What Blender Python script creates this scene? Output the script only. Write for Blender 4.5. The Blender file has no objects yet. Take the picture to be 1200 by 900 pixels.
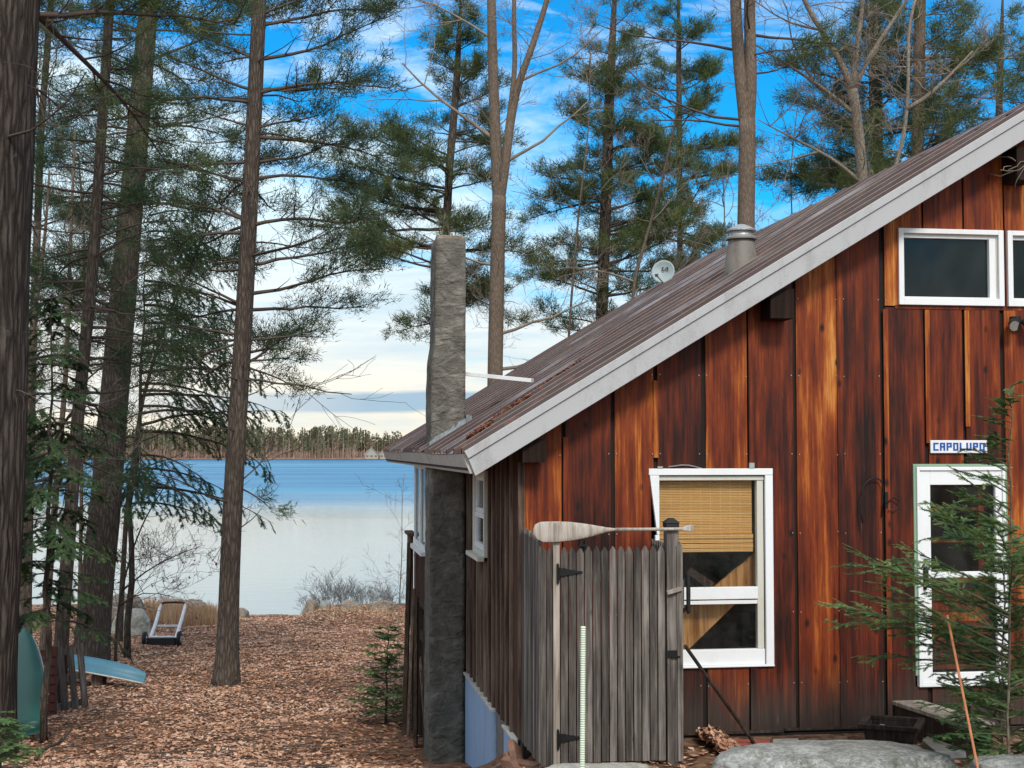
import bpy, math, random
import numpy as np
from mathutils import Vector, Matrix, noise as mnoise

R = math.radians
sc = bpy.context.scene
COL = sc.collection

# ------------------------------------------------------------------ camera
EYE = np.array([0.0, 0.0, 2.49])
FPX = 1650.0
PITCH = math.atan(77 / FPX)
cam_d = bpy.data.cameras.new('camera')
cam_d.sensor_width = 36.0
cam_d.lens = FPX / 1200 * 36
cam_d.clip_start = 0.05
cam_d.clip_end = 20000
cam = bpy.data.objects.new('camera', cam_d)
COL.objects.link(cam)
cam.location = EYE
cam.rotation_euler = (R(90) + PITCH, 0, 0)
sc.camera = cam
cp, sp = math.cos(PITCH), math.sin(PITCH)


def ray(px, py):
    xc, yc = (px - 600) / FPX, (450 - py) / FPX
    return np.array([xc, cp - yc * sp, sp + yc * cp])


def at(px, py, Y):
    """world point seen at photo pixel (px,py) at distance Y ahead"""
    d = ray(px, py)
    return EYE + d * (Y / d[1])


# house frame
TH = R(8.48)
UU = np.array([math.cos(TH), math.sin(TH), 0])
VV = np.array([-math.sin(TH), math.cos(TH), 0])
CORN = np.array([0.074, 12.27, 0.0])


def H(u, v, z=0.0):
    return CORN + u * UU + v * VV + np.array([0, 0, z])


def wp(px, py, v=0.0):
    """(u,z) on the plane v=const of the house frame"""
    d = ray(px, py)
    t = ((CORN + v * VV - EYE) @ VV) / (d @ VV)
    p = EYE + d * t - CORN
    return p @ UU, p[2]


def wu(px, v=0.0):
    return wp(px, 527, v)[0]


# ------------------------------------------------------------------ geometry collector
class Geo:
    def __init__(s):
        s.V = []; s.n = 0; s.F = []          # F: (array k x m, rnd array)

    def add(s, V, F, rnd=0.5):
        V = np.asarray(V, float).reshape(-1, 3)
        F = np.asarray(F, int)
        if np.isscalar(rnd):
            rnd = np.full(len(F), rnd)
        s.V.append(V); s.F.append((F + s.n, np.asarray(rnd, float))); s.n += len(V)

    def hexa(s, p, rnd=0.5):
        # p: 0-3 bottom ccw, 4-7 top ccw
        s.add(p, [[0, 3, 2, 1], [4, 5, 6, 7], [0, 1, 5, 4], [1, 2, 6, 5], [2, 3, 7, 6], [3, 0, 4, 7]], rnd)

    def box(s, x0, x1, y0, y1, z0, z1, rnd=0.5):
        s.hexa([(x0, y0, z0), (x1, y0, z0), (x1, y1, z0), (x0, y1, z0), (x0, y0, z1), (x1, y0, z1), (x1, y1, z1), (x0, y1, z1)], rnd)

    def prism_v(s, poly, v0, v1, rnd=0.5):
        """poly of (u,z) counter-clockwise seen from -v; extruded v0..v1"""
        n = len(poly)
        V = [(u, v0, z) for u, z in poly] + [(u, v1, z) for u, z in poly]
        s.poly(V, [list(range(n)), list(range(2 * n - 1, n - 1, -1))] + [[i, i + n, (i + 1) % n + n, (i + 1) % n] for i in range(n)], rnd)

    def poly(s, V, faces, rnd=0.5):
        V = np.asarray(V, float)
        base = s.n
        s.V.append(V); s.n += len(V)
        for f in faces:
            s.F.append((np.array([f]) + base, np.array([rnd])))

    def bar(s, a, b, w, h, rnd=0.5, up=(0, 0, 1)):
        """rectangular bar a->b, w across, h along up"""
        a = np.asarray(a, float); b = np.asarray(b, float)
        d = b - a; d /= np.linalg.norm(d)
        x = np.cross(d, up)
        if np.linalg.norm(x) < 1e-4: x = np.cross(d, (0, 1, 0))
        x /= np.linalg.norm(x); y = np.cross(x, d)
        x = x * w / 2; y = y * h / 2
        s.hexa([a - x - y, a + x - y, b + x - y, b - x - y, a - x + y, a + x + y, b + x + y, b - x + y], rnd)

    def tube(s, P, Rd, n=6, rnd=0.5, cap=True, wob=None):
        P = np.asarray(P, float); m = len(P)
        Rd = np.broadcast_to(np.asarray(Rd, float), (m,))
        T = np.empty_like(P); T[1:-1] = P[2:] - P[:-2]; T[0] = P[1] - P[0]; T[-1] = P[-1] - P[-2]
        T /= np.linalg.norm(T, axis=1)[:, None] + 1e-12
        avg = np.abs(T.mean(0)); ref = np.eye(3)[int(np.argmin(avg))]
        A = np.cross(T, ref); A /= np.linalg.norm(A, axis=1)[:, None] + 1e-12
        B = np.cross(T, A)
        ang = np.arange(n) * (2 * math.pi / n)
        rr = Rd[:, None] * (1 if wob is None else wob)
        ring = P[:, None, :] + (np.cos(ang)[None, :, None] * A[:, None, :] + np.sin(ang)[None, :, None] * B[:, None, :]) * (rr[..., None] if np.ndim(rr) == 2 else rr)
        V = ring.reshape(-1, 3)
        i = np.arange(m - 1)[:, None] * n; j = np.arange(n)[None, :]; j2 = (j + 1) % n
        F = np.stack([i + j, i + n + j, i + n + j2, i + j2], -1).reshape(-1, 4)
        s.add(V, F, rnd)
        if cap and n > 3:
            base = s.n - m * n
            s.F.append((np.array([list(range(n))]) + base, np.array([float(np.mean(rnd))])))
            s.F.append((np.array([list(range(n - 1, -1, -1))]) + base + (m - 1) * n, np.array([float(np.mean(rnd))])))

    def tris(s, V, rnd):
        V = np.asarray(V, float).reshape(-1, 3)
        s.add(V, np.arange(len(V)).reshape(-1, 3), rnd)

    def mesh(s, name, mat, smooth=False, off=None):
        me = bpy.data.meshes.new(name)
        V = np.concatenate(s.V) if s.V else np.zeros((0, 3))
        if off is not None: V = V - np.asarray(off)
        loops = np.concatenate([f.ravel() for f, r in s.F])
        tot = np.concatenate([np.full(len(f), f.shape[1]) for f, r in s.F])
        rnd = np.concatenate([r for f, r in s.F])
        start = np.concatenate([[0], np.cumsum(tot)[:-1]])
        me.vertices.add(len(V)); me.vertices.foreach_set('co', V.ravel().astype(np.float32))
        me.loops.add(len(loops)); me.loops.foreach_set('vertex_index', loops.astype(np.int32))
        me.polygons.add(len(tot)); me.polygons.foreach_set('loop_start', start.astype(np.int32))
        me.polygons.foreach_set('use_smooth', np.full(len(tot), bool(smooth)))
        me.update(calc_edges=True)
        a = me.attributes.new('rnd', 'FLOAT', 'FACE'); a.data.foreach_set('value', rnd.astype(np.float32))
        if mat: me.materials.append(mat)
        return me


def tag(o, label=None, cat=None, group=None, kind=None):
    if label: o['label'] = label
    if cat: o['category'] = cat
    if group: o['group'] = group
    if kind: o['kind'] = kind
    return o


def obj(name, g, mat, parent=None, smooth=False, off=None, loc=None, rotz=0, bevel=0):
    o = bpy.data.objects.new(name, g.mesh(name, mat, smooth, off))
    COL.objects.link(o)
    if parent: o.parent = parent
    if loc is not None: o.location = loc
    if rotz: o.rotation_euler = (0, 0, rotz)
    if bevel:
        m = o.modifiers.new('bevel', 'BEVEL'); m.width = bevel; m.segments = 2; m.limit_method = 'ANGLE'; m.angle_limit = R(40)
    return o


def thing(name, label, cat, loc=(0, 0, 0), rotz=0, group=None):
    o = bpy.data.objects.new(name, None); COL.objects.link(o)
    o.empty_display_size = 0.2
    o.location = loc; o.rotation_euler = (0, 0, rotz)
    return tag(o, label, cat, group)


# ------------------------------------------------------------------ materials
class NT:
    def __init__(s, name):
        s.m = bpy.data.materials.new(name); s.m.use_nodes = True
        s.t = s.m.node_tree; s.b = s.t.nodes['Principled BSDF']; s.out = s.t.nodes['Material Output']
        s.tc = s.t.nodes.new('ShaderNodeTexCoord')

    def N(s, k, **kw):
        n = s.t.nodes.new('ShaderNode' + k)
        for a, v in kw.items(): setattr(n, a, v)
        return n

    def L(s, a, b): s.t.links.new(a, b)

    def val(s, sock, v):
        if hasattr(v, 'links') or isinstance(v, bpy.types.NodeSocket): s.L(v, sock)
        else: sock.default_value = v

    def coord(s, scale=(1, 1, 1), rnd=0, space='Object'):
        m = s.N('Mapping'); m.inputs['Scale'].default_value = scale
        s.L(s.tc.outputs[space], m.inputs['Vector'])
        if rnd:
            a = s.rnd(); c = s.N('CombineXYZ'); k = s.math('MULTIPLY', a, rnd)
            s.L(k, c.inputs[0]); s.L(k, c.inputs[2]); s.L(c.outputs[0], m.inputs['Location'])
        return m.outputs[0]

    def rnd(s):
        a = s.N('Attribute'); a.attribute_name = 'rnd'; return a.outputs['Fac']

    def noise(s, vec, scale=5, detail=4, rough=0.6, dist=0):
        n = s.N('TexNoise'); n.inputs['Scale'].default_value = scale; n.inputs['Detail'].default_value = detail
        n.inputs['Roughness'].default_value = rough; n.inputs['Distortion'].default_value = dist
        s.L(vec, n.inputs['Vector']); return n.outputs['Fac']

    def voro(s, vec, scale=5, feature='F1', out='Distance'):
        n = s.N('TexVoronoi', feature=feature); n.inputs['Scale'].default_value = scale
        s.L(vec, n.inputs['Vector']); return n.outputs[out]

    def math(s, op, a, b=0.0, clamp=False):
        n = s.N('Math', operation=op, use_clamp=clamp); s.val(n.inputs[0], a); s.val(n.inputs[1], b); return n.outputs[0]

    def ramp(s, f, stops):
        n = s.N('ValToRGB'); e = n.color_ramp.elements
        while len(e) < len(stops): e.new(0.5)
        for x, (p, c) in zip(e, stops):
            x.position = p; x.color = (*c, 1) if len(c) == 3 else c
        s.val(n.inputs[0], f); return n.outputs[0]

    def fmap(s, f, a, b, c=0.0, d=1.0):
        n = s.N('MapRange'); n.clamp = True
        s.val(n.inputs[0], f)
        for i, v in enumerate((a, b, c, d)): n.inputs[i + 1].default_value = v
        return n.outputs[0]

    def mix(s, f, a, b, blend='MIX'):
        n = s.N('Mix', data_type='RGBA', blend_type=blend)
        s.val(n.inputs[0], f)
        for sock, v in ((n.inputs[6], a), (n.inputs[7], b)):
            if isinstance(v, tuple): sock.default_value = (*v, 1) if len(v) == 3 else v
            else: s.L(v, sock)
        return n.outputs[2]

    def sep(s, vec):
        n = s.N('SeparateXYZ'); s.L(vec, n.inputs[0]); return n.outputs

    def bump(s, h, strength=0.5, dist=0.02):
        n = s.N('Bump'); n.inputs['Strength'].default_value = strength; n.inputs['Distance'].default_value = dist
        s.L(h, n.inputs['Height']); s.L(n.outputs[0], s.b.inputs['Normal']); return n

    def fin(s, col=None, rough=0.7, metal=0.0, spec=0.5):
        if col is not None: s.val(s.b.inputs['Base Color'], (*col, 1) if isinstance(col, tuple) and len(col) == 3 else col)
        s.val(s.b.inputs['Roughness'], rough); s.b.inputs['Metallic'].default_value = metal
        s.b.inputs['Specular IOR Level'].default_value = spec
        return s.m


def m_varnished():
    t = NT('varnished_siding')
    v = t.coord((1, 1, 0.055), 37)
    st = t.noise(v, 15, 8, 0.70, 0.25)
    big = t.noise(t.coord((1, 1, 0.30), 11), 2.6, 4, 0.62)
    fine = t.noise(t.coord((1, 1, 0.04), 37), 60, 3, 0.6)
    r = t.rnd()
    f = t.math('ADD', t.math('MULTIPLY', st, 1.0), t.math('MULTIPLY', t.math('SUBTRACT', big, 0.5), 0.95))
    f = t.math('ADD', f, t.math('MULTIPLY', t.math('SUBTRACT', r, 0.5), 0.28))
    f = t.math('ADD', f, t.math('MULTIPLY', t.math('SUBTRACT', fine, 0.5), 0.34))
    z = t.sep(t.coord())[2]
    # sun-bleached amber higher up where the stain has worn off
    f = t.math('ADD', f, t.fmap(z, 1.5, 3.6, -0.03, 0.09))
    c = t.ramp(f, [(0.20, (0.012, 0.0034, 0.002)), (0.35, (0.050, 0.0078, 0.0028)), (0.50, (0.120, 0.0170, 0.0036)), (0.65, (0.215, 0.038, 0.0056)), (0.79, (0.40, 0.110, 0.016)), (0.93, (0.60, 0.26, 0.062))])
    kn = t.voro(t.coord((3.0, 3.0, 1.7), 5), 1.7)
    kn2 = t.math('ADD', kn, t.math('MULTIPLY', t.math('SUBTRACT', st, 0.5), 0.10))
    c = t.mix(t.fmap(kn2, 0.05, 0.15, 0.95, 0.0), c, (0.012, 0.004, 0.003))
    # weathered grey-black foot of the boards
    e = t.math('ADD', z, t.math('MULTIPLY', t.math('SUBTRACT', t.noise(t.coord((1, 1, 0.2), 13), 6, 4), 0.5), 0.7))
    g = t.mix(fine, (0.018, 0.014, 0.012), (0.075, 0.055, 0.045))
    c = t.mix(t.fmap(e, 0.14, 0.58, 0.92, 0.0), c, g)
    # pale scratches
    sc_ = t.noise(t.coord((1, 1, 0.05), 23), 40, 2, 0.5)
    c = t.mix(t.fmap(sc_, 0.72, 0.80, 0, 0.35), c, (0.42, 0.26, 0.17))
    t.bump(t.math('ADD', st, t.math('MULTIPLY', fine, 0.6)), 0.35, 0.006)
    return t.fin(c, t.fmap(st, 0.3, 0.7, 0.48, 0.66), spec=0.28)


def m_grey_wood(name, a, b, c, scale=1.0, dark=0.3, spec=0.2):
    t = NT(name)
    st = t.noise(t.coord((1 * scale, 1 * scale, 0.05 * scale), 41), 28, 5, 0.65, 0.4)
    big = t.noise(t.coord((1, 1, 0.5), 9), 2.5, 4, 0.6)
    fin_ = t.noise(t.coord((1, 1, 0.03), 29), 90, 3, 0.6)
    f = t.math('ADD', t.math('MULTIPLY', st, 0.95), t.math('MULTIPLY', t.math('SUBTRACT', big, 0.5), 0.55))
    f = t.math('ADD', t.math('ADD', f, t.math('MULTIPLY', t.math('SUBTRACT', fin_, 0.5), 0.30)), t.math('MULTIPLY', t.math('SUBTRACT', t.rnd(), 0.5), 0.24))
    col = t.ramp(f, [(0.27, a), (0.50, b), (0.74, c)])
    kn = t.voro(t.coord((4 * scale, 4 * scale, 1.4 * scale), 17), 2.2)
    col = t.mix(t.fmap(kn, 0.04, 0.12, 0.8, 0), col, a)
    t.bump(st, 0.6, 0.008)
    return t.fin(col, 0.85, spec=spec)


def m_paint(name, col, dirt=(0.2, 0.18, 0.15), amt=0.5, rough=0.45, sc_=1.0):
    t = NT(name)
    n = t.noise(t.coord((1, 1, 0.35), 7), 5 * sc_, 6, 0.7)
    n2 = t.noise(t.coord((1, 1, 1), 3), 70 * sc_, 3, 0.6)
    f = t.math('ADD', t.math('MULTIPLY', n, 0.7), t.math('MULTIPLY', n2, 0.3))
    c = t.mix(t.fmap(f, 0.5, 0.72, 0, amt), col, dirt)
    t.bump(n2, 0.12, 0.003)
    return t.fin(c, rough, spec=0.35)


def m_bark(name, a, b, c, sx=14.0, sz=2.4, bump=1.0, dist=0.05):
    t = NT(name)
    w = t.noise(t.coord((1, 1, 1)), 3, 3, 0.6)
    co = t.coord((1, 1, sz / sx))
    mm = t.N('VectorMath', operation='ADD'); t.L(co, mm.inputs[0])
    cx = t.N('CombineXYZ'); k = t.math('MULTIPLY', w, 0.05); t.L(k, cx.inputs[0]); t.L(k, cx.inputs[1]); t.L(cx.outputs[0], mm.inputs[1])
    v1 = t.voro(mm.outputs[0], sx, 'DISTANCE_TO_EDGE')
    n1 = t.noise(mm.outputs[0], sx * 1.6, 6, 0.7)
    big = t.noise(t.coord((1, 1, 0.5)), 1.3, 3, 0.6)
    h = t.math('ADD', t.math('MULTIPLY', t.fmap(v1, 0, 0.30), 0.38), t.math('MULTIPLY', n1, 0.72))
    h2 = t.math('ADD', h, t.math('MULTIPLY', t.math('SUBTRACT', big, 0.5), 0.35))
    col = t.ramp(h2, [(0.22, a), (0.55, b), (0.9, c)])
    lich = t.noise(t.coord((1, 1, 1)), 4.5, 5, 0.7)
    col = t.mix(t.fmap(lich, 0.64, 0.74, 0, 0.45), col, (0.20, 0.21, 0.17))
    t.bump(h, bump, dist)
    return t.fin(col, 0.95, spec=0.1)


def m_needle(name, a, b, c, trans=0.25):
    t = NT(name)
    n = t.noise(t.coord(), 1.1, 3, 0.6)
    f = t.math('ADD', t.math('MULTIPLY', n, 0.8), t.math('MULTIPLY', t.math('SUBTRACT', t.rnd(), 0.3), 0.45))
    col = t.ramp(f, [(0.25, a), (0.5, b), (0.8, c)])
    t.fin(col, 0.6, spec=0.2)
    tr = t.N('BsdfTranslucent'); t.L(col, tr.inputs[0])
    mx = t.N('MixShader'); mx.inputs[0].default_value = trans
    t.L(t.b.outputs[0], mx.inputs[1]); t.L(tr.outputs[0], mx.inputs[2]); t.L(mx.outputs[0], t.out.inputs[0])
    return t.m


def m_glass(name, tint=(0.9, 0.95, 0.95), refl=1.0):
    t = NT(name)
    tr = t.N('BsdfTransparent'); tr.inputs[0].default_value = (*tint, 1)
    gl = t.N('BsdfGlossy'); gl.inputs[0].default_value = (0.95, 0.97, 1, 1); gl.inputs[1].default_value = 0.03
    fr = t.N('Fresnel'); fr.inputs[0].default_value = 1.5
    mx = t.N('MixShader'); t.L(t.math('MULTIPLY', fr.outputs[0], refl, True), mx.inputs[0])
    t.L(tr.outputs[0], mx.inputs[1]); t.L(gl.outputs[0], mx.inputs[2])
    df = t.N('BsdfDiffuse'); df.inputs[0].default_value = (0.35, 0.38, 0.36, 1)
    n = t.noise(t.coord((1, 1, 0.6), 3), 3.0, 6, 0.7); m2 = t.N('MixShader'); t.L(t.fmap(n, 0.40, 0.78, 0.004, 0.05), m2.inputs[0])
    t.L(mx.outputs[0], m2.inputs[1]); t.L(df.outputs[0], m2.inputs[2]); t.L(m2.outputs[0], t.out.inputs[0])
    return t.m


def m_plain(name, col, rough=0.6, metal=0.0, var=0.25, scale=12):
    t = NT(name)
    n = t.noise(t.coord((1, 1, 1), 9), scale, 5, 0.65)
    lo = tuple(x * (1 - var) for x in col); hi = tuple(min(1, x * (1 + var)) for x in col)
    c = t.ramp(n, [(0.3, lo), (0.7, hi)])
    t.bump(n, 0.15, 0.004)
    return t.fin(c, rough, metal, 0.4)


def m_stone(name, a, b, c, moss=(0.10, 0.10, 0.035), mossamt=0.6, scale=1.0):
    t = NT(name)
    n = t.noise(t.coord((1, 1, 1.6)), 3.2 * scale, 9, 0.72, 0.4)
    n2 = t.noise(t.coord(), 34 * scale, 6, 0.75)
    f = t.math('ADD', t.math('MULTIPLY', n, 0.6), t.math('MULTIPLY', n2, 0.45))
    col = t.ramp(f, [(0.36, a), (0.52, b), (0.66, c)])
    vein = t.noise(t.coord((1, 3, 1)), 5 * scale, 5, 0.6, 1.2)
    col = t.mix(t.fmap(t.math('ABSOLUTE', t.math('SUBTRACT', vein, 0.5)), 0.0, 0.03, 0.55, 0), col, (0.55, 0.54, 0.5))
    ml = t.noise(t.coord(), 2.6 * scale, 6, 0.7)
    col = t.mix(t.fmap(ml, 0.56, 0.66, 0, mossamt), col, moss)
    t.bump(f, 0.9, 0.04)
    return t.fin(col, 0.9, spec=0.2)


M = {}
M['siding'] = m_varnished()
M['gap'] = m_plain('dark_sheathing', (0.012, 0.007, 0.005), 0.8)
M['batten'] = m_grey_wood('weathered_battens', (0.05, 0.030, 0.022), (0.15, 0.100, 0.075), (0.29, 0.225, 0.18))
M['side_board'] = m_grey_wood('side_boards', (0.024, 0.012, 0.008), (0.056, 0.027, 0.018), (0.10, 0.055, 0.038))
M['fence'] = m_grey_wood('weathered_pickets', (0.036, 0.031, 0.028), (0.110, 0.094, 0.083), (0.275, 0.243, 0.218))
M['post'] = m_grey_wood('pale_post_wood', (0.16, 0.13, 0.105), (0.32, 0.27, 0.225), (0.47, 0.41, 0.35))
M['darkwood'] = m_grey_wood('dark_timber', (0.020, 0.013, 0.010), (0.055, 0.037, 0.028), (0.115, 0.085, 0.066))
M['lumber'] = m_grey_wood('raw_lumber', (0.22, 0.09, 0.028), (0.52, 0.265, 0.095), (0.72, 0.43, 0.19))
M['white'] = m_paint('white_paint', (0.74, 0.75, 0.76), (0.40, 0.39, 0.37), 0.45)
M['trim'] = m_paint('bargeboard_paint', (0.44, 0.44, 0.45), (0.22, 0.21, 0.20), 0.7)
M['vinyl'] = m_paint('white_vinyl', (0.82, 0.83, 0.84), (0.55, 0.55, 0.53), 0.3, 0.35)
M['cream'] = m_paint('cream_trim', (0.62, 0.60, 0.53), (0.4, 0.38, 0.32), 0.4)
M['fascia'] = m_paint('flaking_fascia', (0.50, 0.49, 0.46), (0.11, 0.095, 0.08), 0.95, 0.7, 2.0)
M['blue'] = m_paint('blue_paint', (0.25, 0.38, 0.58), (0.18, 0.18, 0.17), 0.6, 0.6)
M['greentrim'] = m_paint('sage_trim', (0.24, 0.38, 0.25), (0.35, 0.4, 0.3), 0.4)
M['ply'] = m_plain('grey_plywood', (0.15, 0.135, 0.12), 0.85, 0, 0.3, 8)
M['iron'] = m_plain('black_iron', (0.012, 0.012, 0.013), 0.5, 0.3)
M['black'] = m_plain('black_rubber', (0.014, 0.014, 0.015), 0.7)
M['glass'] = m_glass('window_glass', (.985, .985, .985), .45)
M['glass_dark'] = m_glass('dark_window_glass', (0.5, 0.6, 0.58), .55)
M['room'] = m_plain('dark_room', (0.035, 0.03, 0.03), 0.9)
M['galv'] = m_plain('galvanised_steel', (0.42, 0.43, 0.42), 0.5, 0.6, 0.3, 9)
M['dish'] = m_plain('dish_grey', (0.30, 0.36, 0.37), 0.5, 0, 0.12)
M['bark'] = m_bark('pine_bark', (0.045, 0.035, 0.028), (0.100, 0.079, 0.065), (0.170, 0.140, 0.120), 19, 3.6, 0.9, 0.05)
M['bark_old'] = m_bark('old_pine_bark', (0.014, 0.011, 0.010), (0.070, 0.055, 0.047), (0.145, 0.12, 0.105), 15, 1.5, 1.0, 0.09)
M['bark_mid'] = m_bark('warm_grey_bark', (0.095, 0.070, 0.053), (0.165, 0.125, 0.096), (0.25, 0.20, 0.158), 30, 6, 0.6, 0.02)
M['bark_pale'] = m_bark('pale_hardwood_bark', (0.15, 0.122, 0.093), (0.235, 0.195, 0.152), (0.36, 0.31, 0.25), 26, 10, 0.5, 0.015)
M['twig'] = m_plain('bare_twigs', (0.085, 0.062, 0.05), 0.9, 0, 0.35, 3)
M['twig_pale'] = m_plain('pale_twigs', (0.22, 0.18, 0.145), 0.9, 0, 0.35, 3)
M['twig_shore'] = m_plain('shore_twigs', (0.19, 0.20, 0.21), 0.9, 0, 0.3, 3)
M['pine'] = m_needle('pine_needles', (0.036, 0.064, 0.028), (0.108, 0.148, 0.055), (0.245, 0.270, 0.100), 0.40)
M['pine_dark'] = m_needle('dark_pine_needles', (0.026, 0.050, 0.028), (0.072, 0.112, 0.052), (0.170, 0.205, 0.095), 0.40)
M['hemlock'] = m_needle('hemlock_needles', (0.018, 0.045, 0.022), (0.045, 0.095, 0.040), (0.110, 0.160, 0.055), 0.35)
M['hemlock_front'] = m_needle('young_hemlock_needles', (0.050, 0.115, 0.052), (0.125, 0.235, 0.088), (0.32, 0.41, 0.140), 0.38)
M['rock'] = m_stone('lichen_granite', (0.075, 0.08, 0.075), (0.25, 0.255, 0.24), (0.56, 0.56, 0.52))
M['rock_pale'] = m_stone('pale_boulder', (0.22, 0.21, 0.18), (0.42, 0.40, 0.34), (0.62, 0.60, 0.54), (0.30, 0.28, 0.06), 0.7, 1.6)
M['rock_brown'] = m_stone('brown_boulder', (0.10, 0.075, 0.055), (0.22, 0.17, 0.13), (0.36, 0.30, 0.24), (0.18, 0.13, 0.03), 0.6)
M['flag'] = m_plain('flagstone', (0.36, 0.33, 0.28), 0.9, 0, 0.3, 7)
M['brick'] = m_plain('red_brick', (0.30, 0.075, 0.05), 0.9, 0, 0.3, 9)
M['firewood'] = m_plain('split_wood', (0.20, 0.105, 0.07), 0.9, 0, 0.45, 9)
M['teal'] = m_paint('teal_hull', (0.022, 0.105, 0.088), (0.014, 0.058, 0.052), 0.55, 0.45, 0.6)
M['skyblue'] = m_paint('light_blue_hull', (0.075, 0.215, 0.30), (0.05, 0.13, 0.19), 0.5, 0.45)
M['gunwale'] = m_plain('gunwale', (0.52, 0.49, 0.42), 0.6)
M['redwood'] = m_plain('dark_red_slats', (0.085, 0.025, 0.018), 0.8)
M['alu'] = m_plain('white_rail', (0.70, 0.71, 0.74), 0.35, 0.1, 0.1)
M['stake'] = m_plain('pale_green_stake', (0.62, 0.70, 0.55), 0.5, 0, 0.08)
M['orange'] = m_plain('orange_stake', (0.46, 0.17, 0.075), 0.5, 0, 0.25)
M['paddle'] = m_grey_wood('worn_paddle', (0.24, 0.20, 0.165), (0.43, 0.38, 0.33), (0.60, 0.55, 0.49), 1.0)
M['sign_w'] = m_paint('sign_white', (0.78, 0.79, 0.80), (0.5, 0.5, 0.5), 0.3)
M['sign_b'] = m_plain('sign_blue', (0.012, 0.085, 0.36), 0.5, 0, 0.1)
M['lead'] = m_plain('lead_flashing', (0.17, 0.19, 0.21), 0.6, 0.2, 0.45, 14)
M['twig_green'] = m_plain('green_twigs', (0.085, 0.095, 0.045), 0.9, 0, 0.3, 6)
M['litter'] = m_plain('rusty_needles', (0.20, 0.075, 0.038), 0.95, 0, 0.35, 20)


def m_roof():
    t = NT('brown_metal_roof')
    n = t.noise(t.coord((0.25, 1, 0.25)), 6, 5, 0.7)
    n2 = t.noise(t.coord((0.12, 3, 0.12)), 5, 4, 0.6)
    c = t.ramp(t.math('ADD', t.math('MULTIPLY', n, 0.5), t.math('MULTIPLY', n2, 0.5)), [(0.34, (0.042, 0.017, 0.014)), (0.50, (0.098, 0.041, 0.034)), (0.66, (0.19, 0.11, 0.095))])
    c = t.mix(t.math('MULTIPLY', t.fmap(t.rnd(), 0.6, 0.9), t.fmap(n, 0.30, 0.6, 0.35, 0.95)), c, (0.50, 0.46, 0.45))
    c = t.mix(t.fmap(t.rnd(), 0.3, 0.05, 0, 0.75), c, (0.025, 0.014, 0.012))
    sheen = t.noise(t.coord((0.30, 2.2, 0.30)), 1.1, 3, 0.55)
    c = t.mix(t.math('MULTIPLY', t.fmap(sheen, 0.56, 0.64), t.fmap(n, 0.35, 0.6, 0.15, 0.7)), c, (0.27, 0.29, 0.36))  # bluish sheen painted into the roof colour in bands
    ru = t.noise(t.coord((0.5, 2.0, 0.5)), 3.1, 6, 0.75)
    c = t.mix(t.fmap(ru, 0.56, 0.70, 0, 0.6), c, (0.20, 0.085, 0.05))
    t.bump(n, 0.1, 0.003)
    return t.fin(c, t.fmap(n2, 0.35, 0.65, 0.42, 0.7), 0.0, 0.3)


M['roof'] = m_roof()


def m_chimney():
    t = NT('parged_chimney')
    co = t.coord((1, 1, 1))
    w = t.noise(co, 4, 5, 0.7)
    wav = t.noise(t.coord((2.6, 2.6, 4.6)), 2.1, 5, 0.62, 0.8)
    vo = t.voro(t.coord((1, 1, 1.6)), 3.4, 'DISTANCE_TO_EDGE')
    fine = t.noise(co, 45, 5, 0.7)
    h = t.math('ADD', t.math('MULTIPLY', t.fmap(vo, 0, 0.12), 0.13), t.math('ADD', t.math('MULTIPLY', wav, 0.9), t.math('MULTIPLY', fine, 0.30)))
    c = t.ramp(t.math('ADD', t.math('MULTIPLY', w, 0.6), t.math('MULTIPLY', wav, 0.4)), [(0.33, (0.075, 0.070, 0.060)), (0.50, (0.165, 0.152, 0.130)), (0.68, (0.33, 0.305, 0.26))])
    c = t.mix(t.fmap(fine, 0.62, 0.75, 0, 0.4), c, (0.30, 0.29, 0.25))
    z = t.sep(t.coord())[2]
    mo = t.noise(co, 5, 5, 0.7)
    shade_damp = t.math('ADD', z, t.math('MULTIPLY', t.math('SUBTRACT', w, 0.5), 1.8))
    c = t.mix(t.fmap(shade_damp, 1.0, 2.6, 0.25, 0.0), c, (0.045, 0.045, 0.042))  # shade below the eave painted into the colour, along with some damp
    c = t.mix(t.math('MULTIPLY', t.fmap(mo, 0.52, 0.66), t.fmap(z, -0.9, 1.6, 0.55, 0.12)), c, (0.16, 0.185, 0.15))
    t.bump(h, 1.0, 0.06)
    return t.fin(c, 0.92, spec=0.2)


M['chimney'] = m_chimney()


def m_blind():
    t = NT('bamboo_blind')
    v = t.sep(t.coord())
    sl = t.math('SINE', t.math('MULTIPLY', v[2], 420.0))
    cord = t.math('FRACT', t.math('MULTIPLY', v[0], 11.0))
    n = t.noise(t.coord((0.5, 1, 30)), 6, 4, 0.6)
    c = t.ramp(n, [(0.3, (0.62, 0.33, 0.095)), (0.7, (0.85, 0.53, 0.20))])
    c = t.mix(t.fmap(sl, -1, -0.4, 0.55, 0), c, (0.26, 0.12, 0.03))
    c = t.mix(t.fmap(cord, 0.0, 0.05, 0.7, 0), c, (0.9, 0.68, 0.36))
    t.bump(sl, 0.4, 0.004)
    return t.fin(c, 0.7, spec=0.2)


M['blind'] = m_blind()


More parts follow.
